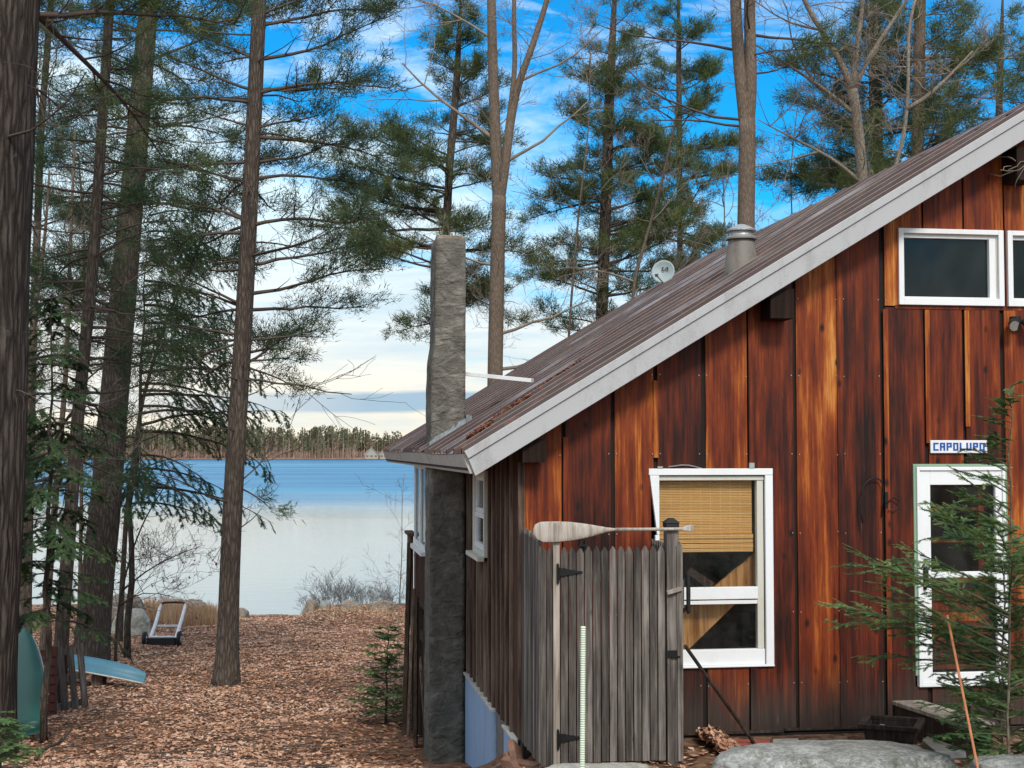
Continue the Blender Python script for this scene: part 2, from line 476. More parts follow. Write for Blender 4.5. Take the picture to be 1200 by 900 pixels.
def m_ground():
    t = NT('leaf_litter_ground')
    co = t.coord()
    n = t.noise(co, 0.35, 4, 0.6)
    lf = t.N('TexVoronoi'); lf.inputs['Scale'].default_value = 9.0; t.L(co, lf.inputs['Vector'])
    lf2 = t.voro(co, 21, 'F1', 'Color')
    fine = t.noise(co, 60, 4, 0.7)
    r = t.sep(lf.outputs['Color'])[0]
    c = t.ramp(r, [(0.0, (0.07, 0.032, 0.018)), (0.35, (0.16, 0.075, 0.042)), (0.7, (0.27, 0.15, 0.095)), (1.0, (0.42, 0.27, 0.19))])
    c = t.mix(0.35, c, t.ramp(t.sep(lf2)[1], [(0, (0.06, 0.03, 0.018)), (1, (0.36, 0.22, 0.14))]))
    c = t.mix(t.fmap(n, 0.50, 0.66, 0, 0.35), c, (0.075, 0.045, 0.03))
    c = t.mix(t.fmap(fine, 0.3, 0.55, 0.5, 0), c, (0.03, 0.018, 0.012))
    t.bump(t.math('ADD', lf.outputs['Distance'], t.math('MULTIPLY', fine, 0.4)), 0.8, 0.05)
    return t.fin(c, 0.95, spec=0.1)


M['ground'] = m_ground()


def m_leaf():
    t = NT('fallen_leaf')
    c = t.ramp(t.rnd(), [(0.0, (0.19, 0.080, 0.045)), (0.2, (0.34, 0.165, 0.100)), (0.5, (0.50, 0.275, 0.175)), (0.8, (0.60, 0.385, 0.265)), (1.0, (0.68, 0.51, 0.40))])
    return t.fin(c, 0.8, spec=0.25)


M['leaf'] = m_leaf()
M['drygrass'] = m_needle('dry_grass_blades', (0.30, 0.17, 0.09), (0.46, 0.29, 0.17), (0.60, 0.43, 0.28), 0.3)


def m_water():
    t = NT('lake_water')
    co = t.coord()
    xyz = t.sep(co)
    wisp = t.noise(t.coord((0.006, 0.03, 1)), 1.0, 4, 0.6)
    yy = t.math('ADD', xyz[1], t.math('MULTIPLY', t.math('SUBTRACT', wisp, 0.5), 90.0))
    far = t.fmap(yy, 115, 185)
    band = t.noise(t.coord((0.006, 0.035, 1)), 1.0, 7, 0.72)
    sky_tint = t.ramp(band, [(0.38, (0.012, 0.115, 0.27)), (0.62, (0.09, 0.29, 0.43))])  # blue sky reflection painted into the base colour of the far water
    c = t.mix(far, (0.16, 0.20, 0.20), sky_tint)
    n1 = t.noise(t.coord((0.5, 1.6, 1)), 1.6, 5, 0.6)
    n2 = t.noise(t.coord((0.12, 0.6, 1)), 1.0, 5, 0.65)
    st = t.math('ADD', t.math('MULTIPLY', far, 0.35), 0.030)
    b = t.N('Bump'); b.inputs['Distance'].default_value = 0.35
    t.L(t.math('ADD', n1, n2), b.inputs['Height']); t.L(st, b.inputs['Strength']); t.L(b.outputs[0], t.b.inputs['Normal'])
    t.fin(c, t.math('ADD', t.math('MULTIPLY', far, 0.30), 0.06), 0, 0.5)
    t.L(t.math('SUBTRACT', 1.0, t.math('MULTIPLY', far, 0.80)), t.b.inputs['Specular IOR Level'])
    t.b.inputs['IOR'].default_value = 1.33
    return t.m


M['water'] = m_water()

# ------------------------------------------------------------------ world and sun
SUN_AZ, SUN_EL = 168.0, 42.0
w = bpy.data.worlds.new('World'); sc.world = w; w.use_nodes = True
nt = w.node_tree; bg = nt.nodes['Background']


class WT(NT):
    def __init__(s, t):
        s.t = t; s.tc = t.nodes.new('ShaderNodeTexCoord')


t = WT(nt)
sky = t.N('TexSky'); sky.sky_type = 'NISHITA'; sky.sun_disc = False
sky.sun_elevation = R(SUN_EL); sky.sun_rotation = R(SUN_AZ); sky.air_density = 1.0; sky.dust_density = 0.6; sky.ozone_density = 2.5
D = t.sep(t.tc.outputs['Generated'])
el = D[2]; ax = D[0]
blue = t.mix(1.0, sky.outputs[0], (0.05, 0.80, 1.22), 'MULTIPLY')
cn = t.noise(t.coord((2.2, 2.2, 9.0), space='Generated'), 2.3, 8, 0.62, 0.3)
cn2 = t.noise(t.coord((1.3, 1.3, 2.2), space='Generated'), 3.1, 7, 0.6, 0.2)
low = t.math('MULTIPLY', t.math('SUBTRACT', 0.180, el), 8.0)
lft = t.math('MULTIPLY', t.fmap(ax, 0.08, -0.25), 1.15)
rgt = t.math('MULTIPLY', t.fmap(ax, 0.10, 0.25), -0.45)
mk = t.math('ADD', t.math('ADD', low, lft), t.math('ADD', rgt, t.math('MULTIPLY', t.math('SUBTRACT', cn, 0.5), 3.4)))
mk = t.fmap(mk, 0.0, 0.9)
hi = t.math('MULTIPLY', t.fmap(cn2, 0.36, 0.52), t.fmap(el, 0.36, 0.55))  # unseen cloud overhead, added to neutralise the blue fill light
bk = t.math('MULTIPLY', t.fmap(D[1], 0.2, -0.2), t.fmap(cn2, 0.34, 0.5))  # more unseen cloud behind the camera, added for the same whiter fill
cn3 = t.noise(t.coord((3.0, 3.0, 7.5), space='Generated'), 2.1, 9, 0.66, 0.6)
wi = t.math('MULTIPLY', t.fmap(cn3, 0.50, 0.68, 0, 0.75), t.fmap(ax, 0.30, 0.05, 0.25, 1.0))
mk = t.math('MAXIMUM', t.math('MAXIMUM', mk, wi), t.math('MAXIMUM', hi, bk))
cc = t.ramp(el, [(0.0, (7.0, 6.4, 5.1)), (0.04, (6.9, 6.6, 5.8)), (0.09, (6.5, 6.9, 6.9)), (0.17, (5.4, 7.0, 7.8)), (0.5, (8.4, 8.5, 8.8)), (1.0, (9.0, 9.0, 9.0))])
sh = t.noise(t.coord((1.5, 1.5, 14.0), space='Generated'), 3.0, 6, 0.6)
cc = t.mix(t.fmap(sh, 0.46, 0.66, 0, 0.55), cc, (3.4, 5.0, 6.0))
stripe = t.math('SUBTRACT', 1.0, t.math('ABSOLUTE', t.math('DIVIDE', t.math('SUBTRACT', el, t.math('ADD', 0.0335, t.math('MULTIPLY', t.math('SUBTRACT', cn, 0.5), 0.012))), 0.0085)), True)
stripe = t.math('MULTIPLY', t.fmap(stripe, 0.0, 0.35), t.fmap(ax, -0.22, -0.10, 0.35, 1.0))
skyc = t.mix(mk, blue, cc)
skyc = t.mix(t.math('MULTIPLY', stripe, 0.85), skyc, (2.2, 3.5, 4.7))
nt.links.new(skyc, bg.inputs['Color'])
bg.inputs['Strength'].default_value = 0.1

sl = bpy.data.lights.new('sun', 'SUN'); sl.energy = 1.8; sl.angle = R(12); sl.color = (1, 0.93, 0.82)
so = bpy.data.objects.new('sun', sl); COL.objects.link(so)
sd = Vector((math.sin(R(SUN_AZ)) * math.cos(R(SUN_EL)), math.cos(R(SUN_AZ)) * math.cos(R(SUN_EL)), math.sin(R(SUN_EL))))
so.rotation_euler = sd.to_track_quat('Z', 'Y').to_euler(); so.location = (10, -20, 30)
vs = sc.view_settings; vs.view_transform = 'Standard'; vs.look = 'None'; vs.exposure = 0.6; vs.gamma = 1; vs.use_curve_mapping = False

# ------------------------------------------------------------------ ground
PY = np.array([-400, -60, 0, 5, 9, 10, 11, 12.3, 14.2, 16, 20, 25, 28, 36, 44, 47, 50, 60, 200, 735, 757, 800, 1500, 9000])
PD = np.array([-2, 0.6, 1.6, 1.85, 2.15, 2.3, 2.5, 2.8, 3.2, 3.5, 3.8, 4.1, 4.25, 4.75, 5.25, 5.5, 5.8, 6.5, 8, 7.5, 5.4, 4.2, -1, -30.0])
LAKE = 2.49 - 5.5


def smooth(a, b, x):
    t_ = np.clip((x - a) / (b - a), 0, 1); return t_ * t_ * (3 - 2 * t_)


def hz(x, y):
    x = np.asarray(x, float); y = np.asarray(y, float)
    ys = y + 0.25 * np.sin(x * 0.55 + 1.3) + 0.12 * np.sin(x * 1.7)       # shore wanders
    yy = np.where((y > 40) & (y < 60), ys, y)
    z = 2.49 - np.interp(yy, PY, PD)
    # right of the yard the bank stands a little higher at the water
    z = z + 0.32 * smooth(-7.0, -5.6, x) * smooth(38, 43, y) * (1 - smooth(52, 58, y))
    z = z + 0.30 * (1 - smooth(-11.5, -9.6, x)) * smooth(36, 41, y) * (1 - smooth(52, 58, y))
    z = z + (0.035 * np.sin(x * 1.3 + y * 0.6) * np.sin(y * 1.1 - x * 0.4) + 0.015 * np.sin(x * 4.1 + 2 * np.sin(y * 2.3))) * (y > 13) * (y < 60)
    k = smooth(-0.15, 0.40, x - (y - 12.27) * -0.15) * smooth(10.3, 11.2, y) * (1 - smooth(12.9, 15.0, y))
    z = np.where(y < 40, z * (1 - k) + np.maximum(z, -0.035) * k, z)
    return z


def nonuni(lo, hi, fine_lo, fine_hi, step, growth=1.25):
    a = list(np.arange(fine_lo, fine_hi + 1e-6, step)); s_ = step
    while a[-1] < hi: s_ *= growth; a.append(min(hi, a[-1] + s_))
    s_ = step
    while a[0] > lo: s_ *= growth; a.insert(0, max(lo, a[0] - s_))
    return np.array(a)


def grid(xs, ys, zf):
    X, Y = np.meshgrid(xs, ys); Z = zf(X, Y)
    V = np.stack([X, Y, Z], -1).reshape(-1, 3); nx = len(xs)
    i = np.arange(len(ys) - 1)[:, None] * nx; j = np.arange(nx - 1)[None, :]
    F = np.stack([i + j, i + j + 1, i + nx + j + 1, i + nx + j], -1).reshape(-1, 4)
    return V, F


g = Geo(); V, F = grid(nonuni(-5000, 5000, -20, 9, 0.25), nonuni(-350, 8000, 7, 52, 0.25), hz); g.add(V, F)
tag(obj('ground', g, M['ground'], smooth=True), kind='structure')
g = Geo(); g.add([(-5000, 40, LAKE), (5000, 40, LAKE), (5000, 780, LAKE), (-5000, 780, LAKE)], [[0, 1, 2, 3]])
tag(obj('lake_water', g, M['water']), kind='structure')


def gz(x, y): return float(hz(x, y))


# fallen leaves
rng = np.random.default_rng(5)


def leaf_scatter(n, xf, yf, size, lift=0.02):
    y = yf(n); x = xf(y)
    z = hz(x, y)
    a = rng.uniform(0, 6.283, n); s = np.clip(rng.lognormal(math.log((size[0] + size[1]) * .39), .34, n), .02, .12); wd = s * rng.uniform(0.45, 0.8, n)
    tl = rng.normal(0, 0.32, n); fold = rng.uniform(-0.15, 0.4, n)
    ux, uy = np.cos(a), np.sin(a)
    c = np.stack([x, y, z + lift * rng.uniform(0.3, 1.4, n)], 1)
    du = np.stack([ux, uy, np.sin(tl) * 0.6], 1); dv = np.stack([-uy, ux, rng.normal(0, .25, n)], 1)
    up = np.array([0, 0, 1.0])
    p0 = c - du * s[:, None] / 2; p1 = c + du * s[:, None] / 2
    q0 = c + dv * wd[:, None] / 2 + up * (fold * wd)[:, None] * 0.6; q1 = c - dv * wd[:, None] / 2 + up * (fold * wd)[:, None] * 0.6
    V = np.stack([p0, q1, p1, q0], 1).reshape(-1, 3)
    b = np.arange(n) * 4
    F = np.concatenate([np.stack([b, b + 1, b + 2], 1), np.stack([b, b + 2, b + 3], 1)])
    pat = np.array([mnoise.noise(Vector((a_ * .45, b_ * .3, 0))) + .6 * mnoise.noise(Vector((a_ * 1.3, b_ * .9, 4))) for a_, b_ in zip(x, y)])
    r = np.clip(rng.beta(1.6, 1.6, n) + 0.24 * pat, 0, 1)
    # fewer leaves on the dark duff by the chimney foot
    w_ = np.exp(-((x + .9) / 1.1) ** 2 - ((y - 16.6) / 1.6) ** 2) + np.exp(-((x + 2.0) / 1.3) ** 2 - ((y - 18.6) / 1.2) ** 2) * .8
    bare = np.clip((-pat - .30) * 1.6, 0, .5)
    k_ = rng.uniform(0, 1, n) > np.maximum(w_ * .8 * (y > 13), bare); r = np.clip(r - .35 * w_, 0, 1)
    F = F[np.concatenate([k_, k_])]; r = r[k_]
    return V, F, np.concatenate([r, r])


g = Geo()
g.add(*leaf_scatter(155000, lambda y: rng.uniform(-0.44 * y - 1, np.maximum(-1.0, 1.0 - 0.15 * y + 0.3), len(y)), lambda n: 13.5 + 33.0 * rng.uniform(0, 1, n) ** 0.8, (0.035, 0.095)))
g.add(*leaf_scatter(5000, lambda y: rng.uniform(-4.5, 5.5, len(y)), lambda n: rng.uniform(8.5, 12.1, n), (0.04, 0.09)))
tag(obj('fallen_leaves', g, M['leaf']), kind='stuff')

# ================================================================== CABIN (local frame: u right along the gable, v away, z up)
cabin = thing('cabin', 'rustic wooden lake cabin with red-brown board siding and brown metal roof', 'cabin', CORN, TH)
rg = np.random.default_rng(11)
SL = 0.605; UE = -0.53; ZE = 2.465; UP = 4.86; VF = -0.36; VB = 11.45; WID = 2 * UP


def ztop(u):
    return ZE + SL * (UP - abs(u - UP) - UE)


def zsoff(u): return ztop(u) - 0.21


# --- openings in the gable wall (u0,u1,z0,z1)
W1 = (wu(762), wp(903.5, 660)[0], wp(830, 780)[1], wp(830, 549)[1])
DR = (wu(1068), wp(1178, 660)[0], wp(1120, 803)[1], wp(1120, 546.5)[1])
a0, a1 = wp(1051, 357.5), wp(1173, 268.5)
W2 = (a0[0], a1[0], a0[1], wp(1051, 268)[1])
dwu = W2[1] - W2[0] + 0.035
W3 = (W2[0] + dwu, W2[1] + dwu, W2[2], W2[3])
W4 = (W2[0] + 2 * dwu, W2[1] + 2 * dwu, W2[2], W2[3])
holes = [W1, DR, W2, W3, W4]


def cut_strip(u0, u1, zb, zt_fn):
    """pieces of the strip u0..u1 outside the openings: (u0,u1,zb,None or z1)"""
    cuts = sorted({u0, u1} | {h[k] for h in holes for k in (0, 1) if u0 < h[k] < u1})
    out = []
    for a, b in zip(cuts[:-1], cuts[1:]):
        if b - a < 0.002: continue
        segs = [[zb, None]]
        for h in holes:
            if h[0] < (a + b) / 2 < h[1]:
                new = []
                for z0, z1 in segs:
                    top = min(zt_fn(a), zt_fn(b)) if z1 is None else z1
                    if h[3] <= z0 or h[2] >= top: new.append([z0, z1]); continue
                    if h[2] > z0 + 0.01: new.append([z0, h[2]])
                    if h[3] < top - 0.01: new.append([h[3], z1])
                segs = new
        out += [(a, b, z0, z1) for z0, z1 in segs]
    return out


def strip(g, u0, u1, zb, zt_fn, v0, v1, rnd):
    for a, b, z0, z1 in cut_strip(u0, u1, zb, zt_fn):
        ta, tb = (zt_fn(a), zt_fn(b)) if z1 is None else (z1, z1)
        if ta <= z0 + 0.005 and tb <= z0 + 0.005: continue
        g.hexa([(a, v0, z0), (b, v0, z0), (b, v1, z0), (a, v1, z0), (a, v0, ta), (b, v0, tb), (b, v1, tb), (a, v1, ta)], rnd)


bpx = [611, 660, 717, 768, 823, 878, 931, 984, 1034]
bu = [wu(x) for x in bpx]
step = 0.385
lowu = list(bu)
x = wu(1086); lowu += [x]
while x < WID: x += 0.372 + rg.uniform(-.02, .02); lowu.append(x)
lowu = [u for u in lowu if u < WID - 0.15] + [WID]
ZJ = wp(1090, 361)[1]
g = Geo()
UJ = wu(1034)
for i in range(len(lowu) - 1):
    a, b = lowu[i], lowu[i + 1]
    gp = rg.uniform(0.026, 0.058)
    zb = 0.0 + rg.uniform(-0.012, 0.012)
    dz = rg.uniform(-0.004, 0.004)
    r = rg.uniform(0, 1)
    if a < UJ - 0.01 or a > UP + (UP - UJ):
        fn = zsoff
    else:
        fn = lambda u: ZJ
    strip(g, a + gp / 2, b - gp / 2, zb, fn, -0.024 + dz, 0.0, r)
# upper tier above the joint
upu = [UJ + 0.02, wu(1083), wu(1131), wu(1179)]
while upu[-1] < UP + (UP - UJ) - 0.4: upu.append(upu[-1] + 0.37)
upu.append(UP + (UP - UJ))
for a, b in zip(upu[:-1], upu[1:]):
    dz = rg.uniform(-0.004, 0.004)
    strip(g, a + 0.010, b - 0.010, ZJ + 0.014, zsoff, -0.024 + dz, 0.0, rg.uniform(0.45, 1))
# loose narrow strips nailed over a few seams
for px, z0, z1 in ((1037.5, 0.05, ZJ - .02), (1086.5, 2.55, ZJ - .02), (1133, 2.7, ZJ - .02), (767.5, 2.42, 3.1), (662, 0.2, 2.6)):
    u = wu(px)
    strip(g, u - 0.022, u + 0.022, z0, lambda uu: min(z1, zsoff(uu) - 0.01), -0.040, -0.0285, 0.95)
for px in (880, 984):
    u = wu(px); strip(g, u - 0.03, u + 0.03, 0.02, lambda uu: zsoff(uu) - 0.02, -0.040, -0.0285, 0.02)
obj('gable_wall', g, M['siding'], cabin)

# backing sheet behind the gable boards
g = Geo()
bs = [0.0, W1[0], W1[1], DR[0], DR[1], W2[0], W2[1], W3[0], W3[1], W4[0], W4[1], UP, WID]
bs = sorted(set(bs))
for a, b in zip(bs[:-1], bs[1:]):
    strip(g, a, b, -0.02, zsoff, 0.002, 0.09, 0.5)
obj('sheathing', g, M['gap'], cabin)

# low dark sill board and footing under the gable siding
g = Geo(); g.box(0.0, WID, 0.004, 0.2, -1.5, -0.022); obj('footing', g, M['ply'], cabin)
g = Geo(); g.box(0.02, WID - .02, -0.020, 0.003, -0.16, -0.03, 0.2); obj('sill_board', g, M['darkwood'], cabin)
g = Geo()
g.box(1.3, 2.35, -0.046, -0.026, -0.005, 0.018); g.box(2.36, 3.4, -0.046, -0.026, 0.008, 0.028)
obj('drip_edge', g, M['darkwood'], cabin)

# nail heads down the boards
nails = []
for zrow in (0.42, 1.05, 1.75, 2.45, 3.15, 3.85):
    for i in range(1, len(bu)):
        for o_ in (-0.035, 0.035):
            u = bu[i] + o_
            if any(h[0] - .05 < u < h[1] + .05 and h[2] - .05 < zrow < h[3] + .05 for h in holes) or zrow > zsoff(u) - .1: continue
            nails.append((u, zrow + .008 * rg.uniform(-1, 1)))
g = Geo(); g.box(-.004, .004, -0.0325, -0.026, -.005, .005); me_ = g.mesh('nail', M['galv'])
for u, z in nails:
    o = bpy.data.objects.new('nail', me_); COL.objects.link(o); o.parent = cabin; o.location = (u, 0, z)

# --- left side wall: dark boards with grey battens
g = Geo(); gb = Geo()
DV = 11.1
sv0, sv1 = 2.05, 2.95                       # side window span
SZ0, SZ1 = 1.42, 2.24
vv = 0.03
while vv < DV:
    b = min(vv + 0.30, DV)
    def seg(geo, a, b_, u0, u1, r):
        if b_ > sv0 and a < sv1:
            geo.box(u0, u1, a, b_, 0.0, SZ0 - .06, r); geo.box(u0, u1, a, b_, SZ1 + .05, 2.60, r)
        else:
            geo.box(u0, u1, a, b_, 0.0 + rg.uniform(-.01, .01), 2.60, r)
    seg(g, vv, b, -0.018, 0.0, rg.uniform(0, 1))
    seg(gb, b - 0.028, b + 0.028, -0.046, -0.0185, rg.uniform(0.2, 1))
    vv = b
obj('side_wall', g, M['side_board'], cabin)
gb.box(-0.03, 0.028, -0.052, -0.026, 0.0, 2.50, 0.2)
obj('battens', gb, M['batten'], cabin)
g = Geo(); g.box(0.001, 0.08, 0.1, sv0, 0, 2.6); g.box(0.001, 0.08, sv1, DV, 0, 2.6); g.box(0.001, 0.08, sv0, sv1, 0, SZ0); g.box(0.001, 0.08, sv0, sv1, SZ1, 2.6)
g.box(WID - 0.1, WID, 0.1, DV, -1.5, 2.6); g.box(0.09, WID - .11, DV - .1, DV, -1.5, 2.6)
g.hexa([(0.09, DV - .1, 2.6), (WID - .11, DV - .1, 2.6), (WID - .11, DV, 2.6), (0.09, DV, 2.6), (UP - .1, DV - .1, zsoff(UP)), (UP + .1, DV - .1, zsoff(UP)), (UP + .1, DV, zsoff(UP)), (UP - .1, DV, zsoff(UP))])
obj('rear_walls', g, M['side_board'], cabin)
g = Geo(); g.box(0.10, WID - .12, 0.1, DV - .12, 0.1, 0.2); obj('interior_floor', g, M['room'], cabin)
g = Geo(); g.box(0.10, WID - .12, 3.4, 3.5, 0.21, 2.6); obj('interior_partition', g, M['room'], cabin)

# --- blue foundation skirt, notched round a grey board
g = Geo()
for a, b, z0, z1 in ((0.0, 0.66, -1.6, -0.02), (0.665, 1.0, -1.6, -0.56), (1.005, 1.36, -1.6, -0.56), (1.365, 2.75, -1.7, -0.02), (2.755, 3.72, -1.9, -0.02)):
    g.box(-0.052, -0.022, a, b, z0, z1, rg.uniform(0, 1))
obj('foundation_skirt', g, M['blue'], cabin)
g = Geo(); g.box(-0.075, -0.02, 1.37, 3.72, -0.0195, -0.002); g.box(-0.075, -0.02, 0.0, 0.655, -0.0195, -0.002); obj('skirt_cap', g, M['fascia'], cabin)
g = Geo(); g.box(-0.021, -0.001, 0.60, 1.42, -1.6, -0.02); obj('foundation_panel', g, M['ply'], cabin)
g = Geo(); g.box(-0.02, 0.08, 1.43, DV, -2.4, -0.03); obj('foundation_wall', g, M['gap'], cabin)

# --- roof sheets with ribs running up the slope
def roof_side(sgn):
    g = Geo()
    prof = []
    v_ = VF
    while v_ < VB:
        for dv, h in ((0, 0), (0.016, 0.045), (0.056, 0.045), (0.072, 0)):
            if v_ + dv < VB: prof.append((v_ + dv, h))
        v_ += 0.62
        if v_ < VB:
            for q in (.30,):
                for dv, h in ((-q, 0), (-q + .008, 0.014), (-q + .026, 0.014), (-q + .034, 0)): prof.append((v_ + dv, h))
    prof.append((VB, 0))
    us = np.linspace(UE - 0.02, UP, 12)
    V = []
    for (v_, h) in prof:
        for u in us:
            uu = u if sgn > 0 else 2 * UP - u
            V.append((uu, v_, ZE + SL * (u - UE) + h + 0.012 * math.sin(u * 2.1) * math.sin(v_ * 0.9)))
    n = len(us); i = np.arange(len(prof) - 1)[:, None] * n; j = np.arange(n - 1)[None, :]
    F = np.stack([i + j, i + j + 1, i + n + j + 1, i + n + j], -1).reshape(-1, 4)
    if sgn > 0: F = F[:, ::-1]
    pr = np.array([p_[1] for p_ in prof]); top_ = np.minimum(pr[:-1], pr[1:])
    wr = np.where(top_ > .03, .95, np.where(top_ > .01, .55, np.where(np.abs(pr[1:] - pr[:-1]) > .005, .05, .5)))
    g.add(V, F, np.repeat(wr, n - 1))
    return g


rf = obj('roof', roof_side(1), M['roof'], cabin)
m_ = rf.modifiers.new('solid', 'SOLIDIFY'); m_.thickness = 0.006; m_.offset = -1
r2 = obj('roof', roof_side(-1), M['roof'], cabin)
m_ = r2.modifiers.new('solid', 'SOLIDIFY'); m_.thickness = 0.006; m_.offset = -1
g = Geo()
for s_ in (1, -1):
    g.hexa([(UP, VF - .02, ztop(UP) + .022), (UP, VB + .02, ztop(UP) + .022), (UP - s_ * .16, VB + .02, ztop(UP - s_ * .16) + .026), (UP - s_ * .16, VF - .02, ztop(UP - s_ * .16) + .026),
            (UP, VF - .02, ztop(UP) + .045), (UP, VB + .02, ztop(UP) + .045), (UP - s_ * .16, VB + .02, ztop(UP - s_ * .16) + .030), (UP - s_ * .16, VF - .02, ztop(UP - s_ * .16) + .030)])
obj('ridge_cap', g, M['roof'], rf)
# roof deck / soffit
g = Geo()
for s_ in (1, -1):
    f = lambda u: u if s_ > 0 else 2 * UP - u
    ue, up_ = UE + 0.03, UP
    g.hexa([(f(ue), VF + .045, ztop(ue) - .17), (f(up_), VF + .045, ztop(up_) - .17), (f(up_), VB - .05, ztop(up_) - .17), (f(ue), VB - .05, ztop(ue) - .17),
            (f(ue), VF + .045, ztop(ue) - .03), (f(up_), VF + .045, ztop(up_) - .03), (f(up_), VB - .05, ztop(up_) - .03), (f(ue), VB - .05, ztop(ue) - .03)], 0.2)
obj('soffit', g, M['darkwood'], cabin)
M['purlin'] = m_grey_wood('dark_stained_purlin', (0.012, 0.007, 0.005), (0.030, 0.014, 0.010), (0.06, 0.03, 0.02))
# purlin ends under the rake
for px, py, wd, hh in ((622, 528, .20, .20), (909, 358, .22, .26), (1192, 196, .2, .3)):
    g = Geo(); u, z = wp(px, py, -0.12)
    g.box(u - wd / 2, u + wd / 2, VF + .06, -0.03, z - hh / 2, min(z + hh / 2, ztop(u - wd / 2) - .18), 0.1)
    obj('purlin', g, M['purlin'], cabin)
# bargeboards (lower board and raised upper strip)
def rake(va, vb, d0, d1, name, mat, off0=0.0, off1=0.0):
    for s_ in (1, -1):
        g = Geo(); f = lambda u: u if s_ > 0 else 2 * UP - u
        nx, nz = SL / math.hypot(1, SL), 1 / math.hypot(1, SL)
        def P(u, d):      # lower end is cut square to the slope
            return (u + nx * d, ztop(u) - nz * d)
        a = P(UE + off0, d0); b = P(UE + off1, d1)
        kk = 1 / nz
        ptop = (UP, ztop(UP) - d0 * kk); pbot = (UP, ztop(UP) - d1 * kk)
        pl = [b, pbot, ptop, a]
        pl = [(f(u), z) for u, z in pl]
        if s_ < 0: pl = pl[::-1]
        g.prism_v(pl, va, vb)
        obj(name, g, mat, cabin, bevel=0.004)


rake(VF, VF + 0.04, 0.060, 0.215, 'bargeboard', M['trim'], 0.0, -0.02)
rake(VF - 0.018, VF + 0.038, -0.012, 0.058, 'rake_trim', M['trim'])
# fascia along the eave, with an open joint
g = Geo()
zt = ZE - 0.012
for a, b in ((VF + .041, 3.05), (3.12, VB - .05)):
    g.hexa([(UE + .050, a, zt - .165), (UE + .080, a, zt - .165), (UE + .080, b, zt - .165), (UE + .050, b, zt - .165), (UE - .018, a, zt), (UE + .022, a, zt + .012), (UE + .022, b, zt + .012), (UE - .018, b, zt)], .3 if a < 1 else .7)
obj('fascia', g, M['fascia'], cabin, bevel=0.003)
g = Geo()
for a, b in ((-2, 2),):
    g.hexa([(2 * UP - UE - .02, VF + .041, zt - .17), (2 * UP - UE + .01, VF + .041, zt - .17), (2 * UP - UE + .01, VB - .05, zt - .17), (2 * UP - UE - .02, VB - .05, zt - .17), (2 * UP - UE - .02, VF + .041, zt), (2 * UP - UE + .01, VF + .041, zt), (2 * UP - UE + .01, VB - .05, zt), (2 * UP - UE - .02, VB - .05, zt)])
obj('fascia', g, M['fascia'], cabin)


# --- windows
def bars(g, u0, u1, z0, z1, wl, wr, wb, wt, v0, v1, r=0.5):
    g.box(u0, u0 + wl, v0, v1, z0, z1, r); g.box(u1 - wr, u1, v0, v1, z0, z1, r)
    g.box(u0 + wl, u1 - wr, v0, v1, z1 - wt, z1, r); g.box(u0 + wl, u1 - wr, v0, v1, z0, z0 + wb, r)


def pane(parent, u0, u1, z0, z1, v, mat):
    g = Geo(); g.box(u0, u1, v, v + 0.006, z0, z1); return obj('pane', g, mat, parent)


# big window beside the gate
u0, u1, z0, z1 = W1
iu0, iu1 = wu(770), wu(886); cz = lambda y: wp(840, y)[1]
g = Geo()
# outer casing: the left board is cut to a long taper
zc = cz(626)
g.prism_v([(iu0 - .012, zc), (iu0 + .008, zc), (iu0 + .008, z1 - .06), (wu(760), z1 - .06)], -0.045, -0.005)
g.box(iu0 - .03, iu0 + .008, -0.045, -0.005, z0, zc - .002)
g.box(wu(759), wu(903.5), -0.047, -0.005, z1 - .058, z1)
g.box(wu(894.5), wu(903.5), -0.045, -0.005, z0 + .005, z1 - .06)
g.box(iu0 - .03, wu(903.5), -0.055, -0.003, z0 - .012, z0 + .004)
win = obj('window', g, M['vinyl'], cabin, bevel=0.004)
g = Geo()
g.box(iu0 + .009, wu(893.8), -0.02, 0.05, z1 - .105, z1 - .066)
obj('head_rail', g, M['cream'], win, bevel=0.004); g = Geo()
g.box(iu0 + .009, wu(893.8), -0.02, 0.05, z0 + .005, cz(761))
obj('bottom_rail', g, M['vinyl'], win, bevel=0.004)
g = Geo()
g.box(iu1, wu(893.4), -0.012, 0.055, cz(761) + .002, z1 - .107)
obj('sash_stile', g, M['cream'], win, bevel=0.004)
g = Geo()
g.box(iu0 + .012, iu1 - .001, -0.026, 0.03, cz(702), cz(688)); g.box(iu0 + .012, iu1 - .001, -0.012, 0.03, cz(708), cz(703.5))
obj('meeting_rail', g, M['vinyl'], win, bevel=0.003)
pane(win, iu0 + .012, iu1 - .001, cz(687.5), z1 - .107, 0.032, M['glass'])
pane(win, iu0 + .012, iu1 - .001, cz(760.5), cz(708.5), 0.010, M['glass'])
vb_ = 0.075
g = Geo()
ub0, ub1 = wu(771, vb_), wp(881, 600, vb_)[0]
zb0, zb1 = wp(840, 646.5, vb_)[1], wp(840, 562, vb_)[1]
nsl = 34
for i in range(nsl):
    a = zb0 + .16 + (zb1 - zb0 - .16) * i / nsl; b = zb0 + .16 + (zb1 - zb0 - .16) * (i + .93) / nsl
    g.box(ub0, ub1, vb_ + .003 * (i % 2), vb_ + .008, a, b, rg.uniform(0, 1))
for i, (a, b) in enumerate(((0, .035), (.037, .072), (.080, .115), (.118, .156))):
    g.box(ub0, ub1, vb_ - .025 - .008 * (i % 2), vb_ + .01, zb0 + a, zb0 + b, rg.uniform(0, 1))
obj('bamboo_blind', g, M['blind'], win)
g = Geo()
vq = 0.17
pl = [wp(x, y, vq) for x, y in ((780, 782), (808, 760), (886, 684), (886, 647), (803, 717), (765, 750))]
g.prism_v(pl, vq, vq + .04)
obj('diagonal_brace', g, M['lumber'], win)
g = Geo()
